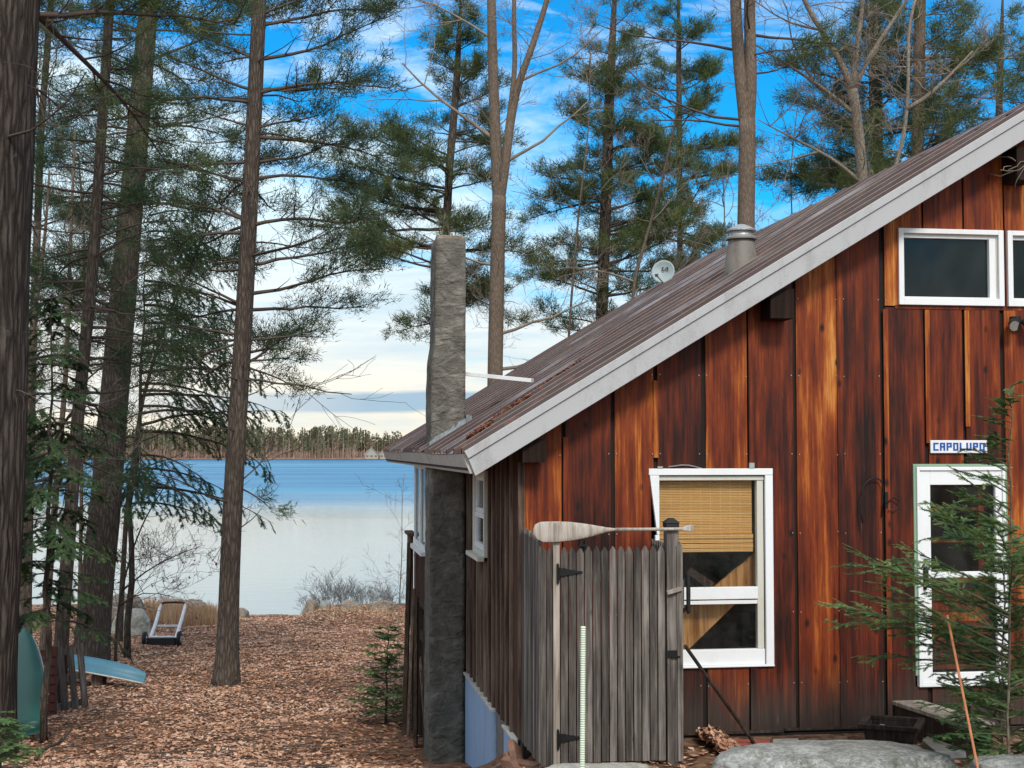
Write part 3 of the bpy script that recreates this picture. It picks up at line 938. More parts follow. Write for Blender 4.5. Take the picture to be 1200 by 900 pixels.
a = wp(768, 690, vq)[0]
g.prism_v([wp(806, 672, vq), wp(812, 666, vq), wp(840, 684, vq), wp(834, 692, vq)], vq + .05, vq + .09); obj('inner_strut', g, M['darkwood'], win)
g = Geo()
P = [(wu(x), -0.035, wp(x, y)[1]) for x, y in ((782, 547), (790, 546), (798, 545), (806, 545.3), (814, 547), (822, 549.5))]
g.tube(P, 0.006, 5); obj('cord', g, M['galv'], win); g = Geo(); g.box(wu(769), wu(775), -.05, -.024, z1 + .001, z1 + .02); obj('hook', g, M['galv'], win); g = Geo(); g.box(wu(876), wu(882), -.05, -.024, z1, z1 + .05)
obj('hook', g, M['galv'], win)


def awning(W):
    u0, u1, z0, z1 = W
    g = Geo(); bars(g, u0 + .002, u1 - .002, z0, z1, .05, .05, .065, .045, -0.055, 0.0)
    wn = obj('gable_window', g, M['vinyl'], cabin, bevel=0.004)
    g = Geo(); bars(g, u0 + .054, u1 - .054, z0 + .067, z1 - .047, .012, .075, .012, .035, -0.02, 0.05)
    obj('sash', g, M['vinyl'], wn, bevel=0.003)
    g = Geo(); bars(g, u0 + .053, u1 - .06, z0 + .066, z1 - .047, .006, .006, .006, .008, -0.030, -0.021)
    obj('sash_gasket', g, M['cream'], wn)
    pane(wn, u0 + .066, u1 - .129, z0 + .079, z1 - .082, 0.02, M['glass_dark'])
    return wn


for W in (W2, W3, W4): awning(W)
g = Geo(); g.box(W2[0] - .03, W4[1] + .03, -0.030, -0.002, W2[2] - .035, W2[2] - .002, 0.15); obj('window_ledge', g, M['siding'], cabin)

# storm door
u0, u1, z0, z1 = DR
g = Geo(); g.box(u0 - .002, u0 + .022, -0.04, 0.0, z0 + .1, z1 + .022); g.box(u0 + .022, u1, -0.04, 0.0, z1 + .001, z1 + .022); g.box(u1 - .012, u1 + .01, -0.04, 0.0, z0 + .1, z1)
door = obj('door', g, M['greentrim'], cabin, bevel=0.003)
u0 += .024; u1 -= .014
g = Geo(); bars(g, u0, u1, z0, z1 - .002, .028, .028, .03, .035, -0.06, 0.0)
obj('door_frame', g, M['vinyl'], door, bevel=0.004)
lu0, lu1 = wu(1087), wu(1163)
dz_ = lambda y: wp(1125, y)[1]
g = Geo()
g.box(u0 + .030, lu0, -0.045, 0.0, z0 + .032, z1 - .038); g.box(lu1, u1 - .030, -0.045, 0.0, z0 + .032, z1 - .038)
g.box(lu0, lu1, -0.045, 0.0, dz_(568), z1 - .038); g.box(lu0, lu1, -0.045, 0.0, z0 + .032, dz_(787)); g.box(lu0, lu1, -0.040, 0.0, dz_(676.5), dz_(669.5))
obj('door_sash', g, M['vinyl'], door, bevel=0.004)
pane(door, lu0, lu1, dz_(669), dz_(568.5), -0.02, M['glass'])
pane(door, lu0, lu1, dz_(786.5), dz_(677), -0.02, M['glass'])
g = Geo()
for y in (597, 635): g.box(lu0, lu1 - .1, 0.12, 0.14, dz_(y + 1.5), dz_(y - 1.5))
g.box(lu1 - .10, lu1 - .04, 0.10, 0.14, dz_(670), dz_(565))
zz = dz_(786)
while zz < dz_(678):
    g.box(lu0 - .02, lu1 + .02, 0.10, 0.12, zz, zz + .083, rg.uniform(0, 1)); zz += .087
obj('inner_door', g, M['siding'], door)
g = Geo(); hu = wu(1079)
g.box(hu - .016, hu + .016, -0.058, -0.046, dz_(690), dz_(663)); g.box(hu - .008, hu + .008, -0.095, -0.0585, dz_(672), dz_(668)); g.box(hu - .010, hu + .012, -0.105, -0.0955, dz_(687), dz_(664))
obj('handle', g, M['iron'], door, bevel=0.003)

# side double-hung window (in the left wall)
def bars_side(g, v0, v1, z0, z1, wd, u0, u1, sill=0.06):
    g.box(u0, u1, v0, v0 + wd, z0, z1); g.box(u0, u1, v1 - wd, v1, z0, z1); g.box(u0, u1, v0 + wd, v1 - wd, z1 - wd, z1); g.box(u0, u1, v0 + wd, v1 - wd, z0, z0 + sill)


g = Geo(); bars_side(g, sv0 - .03, sv1 + .03, SZ0 - .02, SZ1 + .04, .07, -0.06, -0.002)
g.box(-0.13, -0.061, sv0 - .06, sv1 + .06, SZ0 - .055, SZ0 - .01)
sw = obj('side_window', g, M['cream'], cabin, bevel=0.003)
g = Geo(); zm = 1.83
bars_side(g, sv0 + .042, sv1 - .042, SZ0 + .042, zm, .045, -0.045, -0.01, .06); bars_side(g, sv0 + .042, sv1 - .042, zm + .002, SZ1 - .032, .04, -0.030, 0.0, .05)
obj('sash', g, M['vinyl'], sw)
g = Geo(); g.box(-0.022, -0.018, sv0 + .08, sv1 - .08, SZ0 + .09, zm - .04); g.box(-0.012, -0.008, sv0 + .08, sv1 - .08, zm + .05, SZ1 - .07)
obj('pane', g, M['glass'], sw)

# --- projecting porch bay beyond the chimney
BU, B0, B1 = -0.365, 4.95, 6.75
g = Geo()
vv = B0
while vv < B1 - .05:
    b = min(vv + .2, B1); g.box(BU, BU + .02, vv + .002, b - .002, 0.55, 1.22, rg.uniform(0, 1)); vv = b
g.box(BU, -0.02, B0 - .02, B0, 0.55, 1.22, .5); g.box(BU, -0.02, B1, B1 + .02, 0.55, 2.3, .5)
obj('porch_wall', g, M['side_board'], cabin)
g = Geo(); g.box(BU, -0.02, B0, B1, 0.49, 0.549); obj('porch_floor', g, M['darkwood'], cabin)
for k in range(2):
    a = B0 + .02 + k * 0.88; b = a + .84
    g = Geo(); bars_side(g, a, b, 1.23, 2.32, .07, BU - .03, BU + .03, .08)
    g.box(BU - .09, BU - .031, a - .02, b + .02, 1.20, 1.25)
    pw = obj('porch_window', g, M['white'], cabin, bevel=0.003)
    g = Geo(); g.box(BU - .01, BU - .005, a + .072, b - .072, 1.312, 2.248); obj('pane', g, M['glass_dark'], pw)
g = Geo(); g.box(BU, -0.02, B0 - .02, B0 - .0, 1.23, 2.32); obj('porch_cheek', g, M['white'], cabin)

# --- chimney
def jitter_box(sections, nu, nv, amp, seed):
    """stack of rectangles (u0,u1,v0,v1,z): lofted with roughened faces"""
    g = Geo(); rows = []
    per = None
    for (u0, u1, v0, v1, z) in sections:
        ring = [(u0 + (u1 - u0) * i / nu, v0) for i in range(nu)] + [(u1, v0 + (v1 - v0) * i / nv) for i in range(nv)] + [(u1 - (u1 - u0) * i / nu, v1) for i in range(nu)] + [(u0, v1 - (v1 - v0) * i / nv) for i in range(nv)]
        for (x, y) in ring:
            n = mnoise.noise(Vector((x * 5 + seed, y * 5, z * 4))) * amp + mnoise.noise(Vector((x * 16 + seed, y * 16, z * 11))) * amp * .6
            cx, cy = (u0 + u1) / 2, (v0 + v1) / 2
            l = math.hypot(x - cx, y - cy) + 1e-6
            rows.append((x + (x - cx) / l * n, y + (y - cy) / l * n, z + n * .5))
        per = len(ring)
    m = len(sections)
    i = np.arange(m - 1)[:, None] * per; j = np.arange(per)[None, :]; j2 = (j + 1) % per
    F = np.stack([i + j, i + j2, i + per + j2, i + per + j], -1).reshape(-1, 4)
    g.add(rows, F)
    g.F.append((np.array([list(range(per))]) + (m - 1) * per, np.array([.5])))
    return g


CV0, CV1 = 3.78, 4.46
secs = []
for i in range(90):
    tt = i / 89; z = -2.3 + tt * (4.90 + 2.3)
    jog = smooth(3.75, 3.45, np.array(z)) * 0.035
    secs.append((-0.418 - jog + .035 * tt * tt, -0.052 + .02 * max(0, tt - .6), CV0, CV1, z))
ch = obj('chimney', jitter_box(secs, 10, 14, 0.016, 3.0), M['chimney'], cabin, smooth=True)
g = jitter_box([(-.375, -.055, CV0 + .03, CV1 - .03, 4.88), (-.37, -.06, CV0 + .035, CV1 - .035, 4.935), (-.31, -.12, CV0 + .1, CV1 - .1, 4.95)], 4, 4, .008, 8)
obj('chimney_crown', g, M['rock_brown'], ch)
# step flashing where it passes the roof
g = Geo()
for i in range(7):
    u = -0.46 + i * .065
    g.hexa([(u, CV0 - .055, ztop(u) + .006), (u + .09, CV0 - .055, ztop(u + .09) + .006), (u + .09, CV0 - .012, ztop(u + .09) + .02), (u, CV0 - .012, ztop(u) + .02),
            (u, CV0 - .05, ztop(u) + .03 + .02 * rg.uniform()), (u + .09, CV0 - .05, ztop(u + .09) + .03), (u + .09, CV0 - .022, ztop(u + .09) + .06 + .05 * rg.uniform()), (u, CV0 - .022, ztop(u) + .05 + .05 * rg.uniform())])
for i in range(6):
    v_ = CV0 - .05 + i * .13
    g.box(-.045, .0, v_, v_ + .14, ztop(-.03) - .02, ztop(-.03) + .10 + .03 * rg.uniform())
g.hexa([(-.56, CV0 - .13, ztop(-.56) + .026), (-.1, CV0 - .13, ztop(-.1) + .026), (-.1, CV0 + .0, ztop(-.1) + .026), (-.56, CV0 + .0, ztop(-.56) + .026),
        (-.56, CV0 - .13, ztop(-.56) + .032), (-.1, CV0 - .13, ztop(-.1) + .032), (-.1, CV0 + .0, ztop(-.1) + .032), (-.56, CV0 + .0, ztop(-.56) + .032)])
obj('flashing', g, M['lead'], ch)
g = Geo(); a = np.array([-.05, CV0 + .12, 3.36]); b = np.array([0.68, CV0 - .28, ztop(.68) + .07])
g.bar(a, b, .09, .045); obj('chimney_brace', g, M['white'], cabin, bevel=.003)
g = Geo()
for _ in range(500):
    u = rg.uniform(-.2, 1.0); v_ = 3.62 + rg.normal(0, .05) + .1 * math.sin(u * 3); s_ = rg.uniform(.015, .05)
    g.box(u, u + s_, v_, v_ + s_ * .5, ztop(u) + .0, ztop(u) + .03 + .025 * rg.uniform())

# --- galvanised flue through the roof
def roofpt(px, py):
    d = ray(px, py); lo, hi_ = 8.0, 40.0
    e = CORN
    f = lambda t_: (lambda p: p[2] - ztop(p @ UU))(EYE + d * t_ - e)
    for k in range(400):
        a = 8 + k * .06; 
        if f(a) > 0 and f(a + .06) <= 0 or f(a) < 0 and f(a + .06) >= 0:
            p = EYE + d * (a + .03) - e; return p @ UU, p @ VV
    return None


def lathe(g, prof, c, n=24, rnd=.5):
    P = [(c[0], c[1], c[2] + z) for r, z in prof]
    V = []; 
    for r, z in prof:
        for k in range(n):
            a = 2 * math.pi * k / n; V.append((c[0] + r * math.cos(a), c[1] + r * math.sin(a), c[2] + z))
    m = len(prof); i = np.arange(m - 1)[:, None] * n; j = np.arange(n)[None, :]; j2 = (j + 1) % n
    g.add(V, np.stack([i + j, i + j2, i + n + j2, i + n + j], -1).reshape(-1, 4), rnd)


fu, fv = roofpt(869, 313)
fz = ztop(fu)
zq = 12.3 / 1650 * ((CORN + fu * UU + fv * VV)[1] / 12.3)     # metres per photo pixel there
g = Geo(); lathe(g, [(0, -.2), (20 * zq, -.15), (20 * zq, -.05), (19 * zq, 8 * zq), (16 * zq, 26 * zq), (15 * zq, 34 * zq), (0, 34 * zq)], (fu, fv, fz))
M['flue'] = m_paint('stained_flue', (0.21, 0.195, 0.17), (0.10, 0.045, 0.022), 0.95, 0.6, 1.6)
fl = obj('flue_pipe', g, M['flue'], cabin, smooth=True)
g = Geo(); lathe(g, [(14 * zq, 33 * zq), (19 * zq, 32 * zq), (19.5 * zq, 34 * zq), (14 * zq, 37 * zq), (13 * zq, 42 * zq), (13 * zq, 42.5 * zq), (17.5 * zq, 42 * zq), (17.5 * zq, 44 * zq), (5 * zq, 50 * zq), (0, 51 * zq)], (fu, fv, fz))
obj('flue_cap', g, M['galv'], fl, smooth=False)

# ================================================================== THINGS ROUND THE CABIN
def hthing(name, label, cat, u, v, z=0.0, rot=0.0, group=None):
    return thing(name, label, cat, H(u, v, z), TH + rot, group)


def gw(px, py, v):
    """(u,z) on the plane v"""
    return wp(px, py, v)


# ---- picket gate in front of the outdoor shower corner
GV = -1.0
rt = np.random.default_rng(21)
gu0, gu1 = gw(656, 700, GV)[0], gw(779.5, 700, GV)[0]
gzb, gzt = gw(720, 893, GV)[1], gw(720, 640, GV)[1]
G0 = np.array([gu0, GV, gzb])


def picket(g, u, w_, v0, v1, z0, z1, r, tipw=.35):
    h = w_ * .85
    pl = [(u - w_ / 2, z0), (u + w_ / 2, z0), (u + w_ / 2, z1 - h), (u + w_ * tipw * .45, z1 - h * .16), (u, z1), (u - w_ * tipw * .45, z1 - h * .16), (u - w_ / 2, z1 - h)]
    g.prism_v(pl, v0, v1, r)


gate = hthing('picket_gate', 'weathered grey picket gate with pointed tops and black strap hinges', 'gate', *G0)
g = Geo(); n = 13; pw_ = (gu1 - gu0) / n
for i in range(n):
    c = (i + .5) * pw_
    picket(g, c, pw_ - .008, -0.012 + rt.uniform(-.003, .003), 0.012, 0.0 + rt.uniform(0, .012), gzt - gzb + rt.uniform(-.012, .004), rt.uniform(0, 1))
obj('pickets', g, M['fence'], gate, bevel=.003)
for z in (0.24, (gzt - gzb) * .5, gzt - gzb - .24):
    g = Geo(); g.box(0.02, gu1 - gu0 - .02, .0125, .05, z - .045, z + .045); obj('rail', g, M['fence'], gate)
for py in (672, 866):
    zc = gw(660, py, GV)[1] - gzb
    g = Geo()
    g.prism_v([(-.030, zc - .075), (-.018, zc - .085), (-.010, zc - .07), (-.010, zc + .07), (-.018, zc + .085), (-.030, zc + .075)], -.032, -.016)
    a = zc + .012
    g.prism_v([(-.0095, a - .034), (.03, a - .030), (.036, a - .036), (.045, a - .026), (.10, a - .016), (.106, a - .022), (.116, a - .012), (.175, a - .006), (.185, a), (.175, a + .006), (.116, a + .012), (.106, a + .022), (.10, a + .016), (.045, a + .026), (.036, a + .036), (.03, a + .030), (-.0095, a + .034)], -.026, -.016)
    g.tube([(-.0095, -.034, zc - .05), (-.0095, -.034, zc + .05)], .007, 8)
    obj('hinge', g, M['iron'], gate)
# bracket on top of the gate that the paddle lies on
bu_, bz_ = gw(683, 637, GV)
g = Geo(); b = bu_ - gu0
g.box(b - .035, b + .035, -.03, .03, bz_ - gzb - .02, bz_ - gzb - .005); g.box(b - .03, b - .012, -.03, .03, bz_ - gzb - .005, bz_ - gzb + .028); g.box(b + .012, b + .03, -.03, .03, bz_ - gzb - .005, bz_ - gzb + .028)
g.box(b - .02, b + .02, .013, .022, bz_ - gzb - .12, bz_ - gzb - .02)
obj('paddle_bracket', g, M['iron'], gate)

# hinge post, latch post
pu0, pu1 = gw(648, 700, GV)[0], gw(655.5, 700, GV)[0]
pt = hthing('gate_post', 'pale square gate post carrying the black hinges', 'post', (pu0 + pu1) / 2, GV, -.05)
zt_ = gw(650, 630, GV)[1]
g = Geo(); g.box((pu0 - pu1) / 2, (pu1 - pu0) / 2, -.016, .075, 0, zt_ + .05); obj('post_shaft', g, M['post'], pt, bevel=.004)
lu0_, lu1_ = gw(781, 700, GV)[0], gw(795, 700, GV)[0]
lp = hthing('gate_post', 'weathered latch post with dark metal cap, taller than the pickets', 'post', (lu0_ + lu1_) / 2, GV, -.08)
zt2 = gw(788, 618, GV)[1] + .08; hw = (lu1_ - lu0_) / 2
g = Geo(); g.box(-hw, hw, -.02, .09, 0, zt2); obj('post_shaft', g, M['fence'], lp, bevel=.005)
g = Geo(); g.box(-hw - .004, hw + .004, -.024, .094, zt2 + .001, zt2 + .035); g.hexa([(-hw - .012, -.032, zt2 + .036), (hw + .012, -.032, zt2 + .036), (hw + .012, .102, zt2 + .036), (-hw - .012, .102, zt2 + .036), (-.02, .02, zt2 + .075), (.02, .02, zt2 + .075), (.02, .05, zt2 + .075), (-.02, .05, zt2 + .075)])
obj('post_cap', g, M['black'], lp, bevel=.003)
g = Geo(); a = gw(780, 694, GV); b = gw(797, 689, GV); o_ = np.array([(lu0_ + lu1_) / 2, 0, -.08])
g.bar(np.array([a[0], -.045, a[1]]) - o_, np.array([b[0], -.045, b[1]]) - o_, .03, .032); obj('latch_bar', g, M['post'], lp, bevel=.002)
g = Geo(); c = gw(799, 695, GV)[0] - o_[0]; g.box(c - .012, c + .012, -.03, .0, gw(799, 712, GV)[1] + .08, gw(799, 680, GV)[1] + .08); obj('latch_block', g, M['fence'], lp)
g = Geo(); z = gw(790, 766, GV)[1] + .08; g.box(-.06, .045, -.028, -.0205, z - .03, z + .03); g.tube([(-.02, -.04, z - .02), (.05, -.04, z - .02)], .008, 6)
obj('latch', g, M['iron'], lp)

# extra pickets left of the hinge post, and the return panels
def panel(name, label, u, w_, n, turn, z0, zfun, mats='fence', v=GV, rails=True):
    pn = hthing(name, label, 'fence', u, v, z0, turn)
    g = Geo(); q = w_ / n
    for i in range(n):
        picket(g, (i + .5) * q, q - .004, -.010 + rt.uniform(-.003, .003), .010, -.02 + rt.uniform(0, .02), zfun(i / max(1, n - 1)) - z0 + rt.uniform(-.01, .006), rt.uniform(0, 1))
    obj('pickets', g, M[mats], pn, bevel=.003)
    if rails:
        for z in (.25, .9, 1.45):
            g = Geo(); g.box(0.01, w_ - .01, *((.0105, .045) if rails > 0 else (-.045, -.0105)), z - .04, z + .04); obj('rail', g, M[mats], pn)
    return pn


uL = gw(633, 700, GV)[0]
panel('fence_panel', 'narrow picket fence strip between the side panel and the pale hinge post', uL, pu0 - uL - .004, 2, 0, gzb, lambda t_: gzt, rails=False)
panel('fence_panel', 'grey picket side panel running from the gate back to the cabin wall', uL + .0, 0.93, 12, R(90), gzb + .01, lambda t_: gzt + .09 + .02 * t_, rails=-1)
ur = gw(797, 700, GV)[0]
panel('fence_panel', 'short picket side panel behind the capped latch post', ur, 0.93, 12, R(90), gzb, lambda t_: gzt + .0)
panel('fence_panel', 'single worn picket beside the capped latch post', ur - .035, .05, 1, 0, gzb, lambda t_: gw(797, 633, GV)[1], rails=False, v=GV - .03)

# black handle bar hanging behind the latch post
u, z = gw(806, 695, -.93)
o = hthing('door_pull', 'black elongated handle hanging at the edge of the latch post', 'handle', u, -.93, z)
g = Geo(); g.tube([(0, 0, -.165), (0, -.012, -.15), (.0, -.018, 0), (0, -.012, .15), (0, 0, .165)], [.006, .016, .018, .016, .006], 10); g.box(-.06, .0, -.005, .006, .10, .12); g.box(-.06, .0, -.005, .006, -.12, -.10)
obj('grip', g, M['black'], o, smooth=False)

# ---- paddle lying along the gate top
pv = GV - .045
o0 = gw(625, 624, pv); pe = gw(812, 620, pv)
pad = hthing('paddle', 'weathered wooden paddle lying across the top of the picket gate', 'paddle', o0[0], pv, o0[1])
def plane_out(pts, v0, v1):
    return [(wp(x, y, pv)[0] - o0[0], wp(x, y, pv)[1] - o0[1]) for x, y in pts]
top = [(625, 620), (627, 614.5), (633, 611.5), (650, 610.8), (668, 611.5), (685, 613.5), (700, 616), (712, 618.2), (722, 619)]
bot = [(722, 622.3), (712, 623.6), (700, 627), (685, 631), (668, 634), (650, 635.7), (636, 635.6), (629, 632), (625.4, 626)]
pl = plane_out(top + bot, 0, 0)
# blade: lens-shaped section (thick along the spine)
g = Geo(); n_ = 16
ts = np.linspace(0, 1, 22); L_ = plane_out([(625, 624), (722, 620.6)], 0, 0)
def edge(pts, xx):
    p = plane_out(pts, 0, 0); p = sorted(p); return np.interp(xx, [q[0] for q in p], [q[1] for q in p])
rows = []
for tt in ts:
    xx = L_[1][0] * (1 - (1 - tt) ** 1.5) if tt < 1 else L_[1][0]
    xx = L_[1][0] * tt ** 1.3
    zt_, zb_ = edge(top, xx), edge(bot, xx); mid = (zt_ + zb_) / 2; hh = max(.004, (zt_ - zb_) / 2)
    th = .006 + .010 * tt + (.0 if tt < 1 else 0)
    ring = [(xx, -th * math.sin(a) * (1 if abs(math.cos(a)) < .8 else .7), mid + hh * math.cos(a)) for a in np.linspace(0, 2 * math.pi, n_, endpoint=False)]
    rows += ring
i = np.arange(len(ts) - 1)[:, None] * n_; j = np.arange(n_)[None, :]; j2 = (j + 1) % n_
g.add(rows, np.stack([i + j, i + j2, i + n_ + j2, i + n_ + j], -1).reshape(-1, 4)); g.F.append((np.array([list(range(n_ - 1, -1, -1))]), np.array([.5])))
obj('blade', g, M['paddle'], pad, smooth=True)
p = plane_out([(721, 620.6), (760, 620.3), (800, 619.8)], 0, 0)
g = Geo(); g.tube([(x, 0, z) for x, z in p], [.0145, .0135, .0125], 10); obj('shaft', g, M['paddle'], pad, smooth=True)
p = plane_out([(799, 617.8), (806, 615.8), (811.5, 614.5), (812.5, 617), (812, 623.5), (805, 622.3), (799, 621.8)], 0, 0)
g = Geo(); g.prism_v(p[::-1], -.014, .014); obj('grip', g, M['paddle'], pad, bevel=.006)

# ---- stakes, leaning pole
def stake(px0, py0, px1, py1, Y0, Y1, r, name, label, mat, ribs=False):
    a = at(px0, py0, Y0); b = at(px1, py1, Y1)
    d = (b - a) / np.linalg.norm(b - a); b = b + d * .25
    g = Geo()
    if ribs:
        n = 150; T = np.linspace(0, 1, n); P = a[None] + (b - a)[None] * T[:, None]
        g.tube(P, [r * (1.12 if k % 2 else .86) for k in range(n)], 12)
    else:
        P = a[None] + (b - a)[None] * np.linspace(0, 1, 6)[:, None]; g.tube(P, r, 8)
    return tag(obj(name, g, M[mat], off=b, loc=b), label, 'stake')


stake(683.5, 734, 682.5, 897, 10.25, 10.25, .018, 'snow_stake', 'pale green ribbed stake standing in front of the picket gate', 'stake', True)
stake(1110, 721, 1145, 896, 10.0, 9.6, .0095, 'marker_stake', 'thin leaning orange stake in front of the young hemlock', 'orange')
o = stake(803, 757, 880, 866, 11.2, 12.0, .016, 'pole', 'thin grey pole leaning from the latch post down towards the bricks', 'darkwood'); o['category'] = 'pole'

# ---- wall hook, sign, floodlight, dish
hk = hthing('plant_hook', 'black curved iron plant hook fixed to the siding left of the storm door', 'hook', wu(1034), -.03, wp(1034, 600)[1])
P = [wp(x, y, -.1) for x, y in ((1011, 613), (1009, 600), (1009.5, 585), (1012, 572), (1018, 563), (1026, 560), (1033, 562), (1037, 570), (1036.5, 590), (1036, 606))]
g = Geo(); hx, hzv = wu(1034), wp(1034, 600)[1]
g.tube([(x - hx, -.07 + .05 * k / 9, z - hzv) for k, (x, z) in enumerate(P)], .006, 6)
obj('hook_rod', g, M['iron'], hk, smooth=True)
g = Geo(); q = wp(1036, 583); g.box(q[0] - hx - .012, q[0] - hx + .016, -.02, -.005, q[1] - hzv - .09, q[1] - hzv + .05); obj('wall_plate', g, M['iron'], hk)
g = Geo(); P = [wp(x, y, -.04) for x, y in ((1037, 590), (1046, 583), (1054, 588), (1050, 596), (1040, 598))]
g.tube([(x - hx, -.03, z - hzv) for x, z in P], .005, 5); obj('scroll', g, M['iron'], hk)

s0 = wp(1088, 531); s1 = wp(1154, 516)
sg = hthing('name_sign', 'small white sign with blue block letters above the storm door', 'sign', s0[0], -.03, s0[1])
SW, SH = s1[0] - s0[0], s1[1] - s0[1]
g = Geo(); g.box(0, SW, -.018, 0, 0, SH); obj('sign_board', g, M['sign_w'], sg, bevel=.004)
GL = {'C': ["111", "100", "100", "100", "111"], 'A': ["111", "101", "111", "101", "101"], 'P': ["111", "101", "111", "100", "100"], 'O': ["111", "101", "101", "101", "111"], 'L': ["100", "100", "100", "100", "111"], 'U': ["101", "101", "101", "101", "111"],
      'D': ["110", "101", "101", "101", "110"], 'J': ["011", "001", "001", "101", "111"]}


def letters(text, width, height, gap=.20):
    g = Geo(); cw = width / len(text); lw = cw * (1 - gap); px_ = lw / 3; pz = height / 5
    for i, ch_ in enumerate(text):
        for r_, row in enumerate(GL[ch_]):
            c0 = 0
            while c0 < 3:
                if row[c0] == '1':
                    c1 = c0
                    while c1 < 3 and row[c1] == '1': c1 += 1
                    g.box(i * cw + c0 * px_, i * cw + c1 * px_, -.002, .0, (4 - r_) * pz, (5 - r_) * pz)
                    c0 = c1
                else: c0 += 1
    return g


o = obj('lettering', letters('CAPOLUPO', SW * .93, SH * .62), M['sign_b'], sg); o.location = (SW * .045, -.0185, SH * .19)

fu_, fz_ = wp(1187, 378)
fl_ = hthing('flood_light', 'black twin floodlight fixed below the gable windows', 'light', fu_, -.03, fz_)
g = Geo(); lathe(g, [(0, -.05), (.05, -.05), (.05, .05), (0, .05)], (0, -.02, 0), 12); obj('junction_box', g, M['black'], fl_)
for s_ in (-1, 1):
    g = Geo(); g.tube([(s_ * .03, -.04, 0), (s_ * .055, -.07, .0), (s_ * .07, -.10, -.02), (s_ * .085, -.16, -.05)], [.012, .03, .042, .055], 12); hd = obj('lamp_head', g, M['black'], fl_)
    g = Geo(); g.tube([(s_ * .085, -.158, -.049), (s_ * .0855, -.164, -.052)], .048, 12); obj('lens', g, M['galv'], hd)

du, dv_ = roofpt(781, 333)
dp = CORN + du * UU + dv_ * VV + np.array([0, 0, ztop(du)])
dsh = thing('satellite_dish', 'small grey satellite dish on the far edge of the roof', 'satellite dish', dp, 0)
rr = 13.5 * dp[1] / 1650; dc = at(777, 318, dp[1] - .15) - dp
fwd = np.array([-.25, -.93, .28]); fwd /= np.linalg.norm(fwd); ex = np.cross(fwd, (0, 0, 1)); ex /= np.linalg.norm(ex); ey = np.cross(ex, fwd)
g = Geo(); V = []; rings = 8; ns = 32
for off in (0, .008):
    for k in range(rings + 1):
        q = k / rings
        for a in np.linspace(0, 2 * math.pi, ns, endpoint=False):
            V.append(dc - fwd * (.06 * (1 - q * q) + off) + ex * math.cos(a) * rr * q + ey * math.sin(a) * rr * 1.06 * q)
i = np.arange(rings)[:, None] * ns; j = np.arange(ns)[None, :]; j2 = (j + 1) % ns
f1 = np.stack([i + j, i + j2, i + ns + j2, i + ns + j], -1).reshape(-1, 4); m0 = (rings + 1) * ns
jj = np.arange(ns); k2 = (jj + 1) % ns
f3 = np.stack([rings * ns + jj, rings * ns + k2, m0 + rings * ns + k2, m0 + rings * ns + jj], -1)
g.add(V, np.concatenate([f1, f1[:, ::-1] + m0, f3])); dd = obj('reflector', g, M['dish'], dsh, smooth=True)
g = letters('DJ', rr * .62, rr * .34, .2)
V = np.concatenate(g.V); V = dc + ex[None] * (V[:, :1] - rr * .42) * 1 + ey[None] * (V[:, 2:3] + rr * .12) + fwd[None] * (-V[:, 1:2] - .028)
g.V = [V]; obj('dish_mark', g, M['iron'], dd)
g = Geo(); g.tube([np.array([.02, .05, -.05]), np.array([.02, .05, dc[2] - .05]), dc - fwd * .075], .022, 8); obj('mast', g, M['galv'], dsh)
g = Geo(); g.tube([dc - ey * rr * 1.0, dc - ey * rr * .9 + fwd * .22 + ex * .06], .012, 6); ar = obj('feed_arm', g, M['galv'], dsh)
g = Geo(); g.bar(dc - ey * rr * .9 + fwd * .21 + ex * .06, dc - ey * rr * .75 + fwd * .27 + ex * .06, .05, .05); obj('receiver', g, M['dish'], ar)

# rusty pine needles lying in the roof channel behind the chimney brace
g = Geo(); V = []; rn = []
p0 = roofpt(556, 512); p1 = roofpt(672, 432)
nn = 9000
tt = rt.uniform(-.05, 1.12, nn); uu = p0[0] + (p1[0] - p0[0]) * tt; vv_ = p0[1] + (p1[1] - p0[1]) * tt + rt.normal(0, .10, nn) * (1 - .3 * tt) + .03 * np.sin(uu * 5)
keep = vv_ > 0; uu, vv_ = uu[keep], vv_[keep]
aa = rt.uniform(0, 6.28, len(uu)); ll = rt.uniform(.02, .05, len(uu))
zz = ZE + SL * (uu - UE) + .022 + rt.uniform(0, .035, len(uu))
P = CORN[None] + uu[:, None] * UU + vv_[:, None] * VV; P[:, 2] += zz
d1 = np.stack([np.cos(aa), np.sin(aa), SL * np.cos(aa - TH)], 1) * ll[:, None]; d2 = np.stack([-np.sin(aa), np.cos(aa), .3 * np.ones_like(aa)], 1) * .009
g.tris(np.stack([P - d2, P + d2, P + d1], 1), rt.uniform(0, 1, len(P)))
tag(obj('pine_needle_litter', g, M['litter']), kind='stuff')

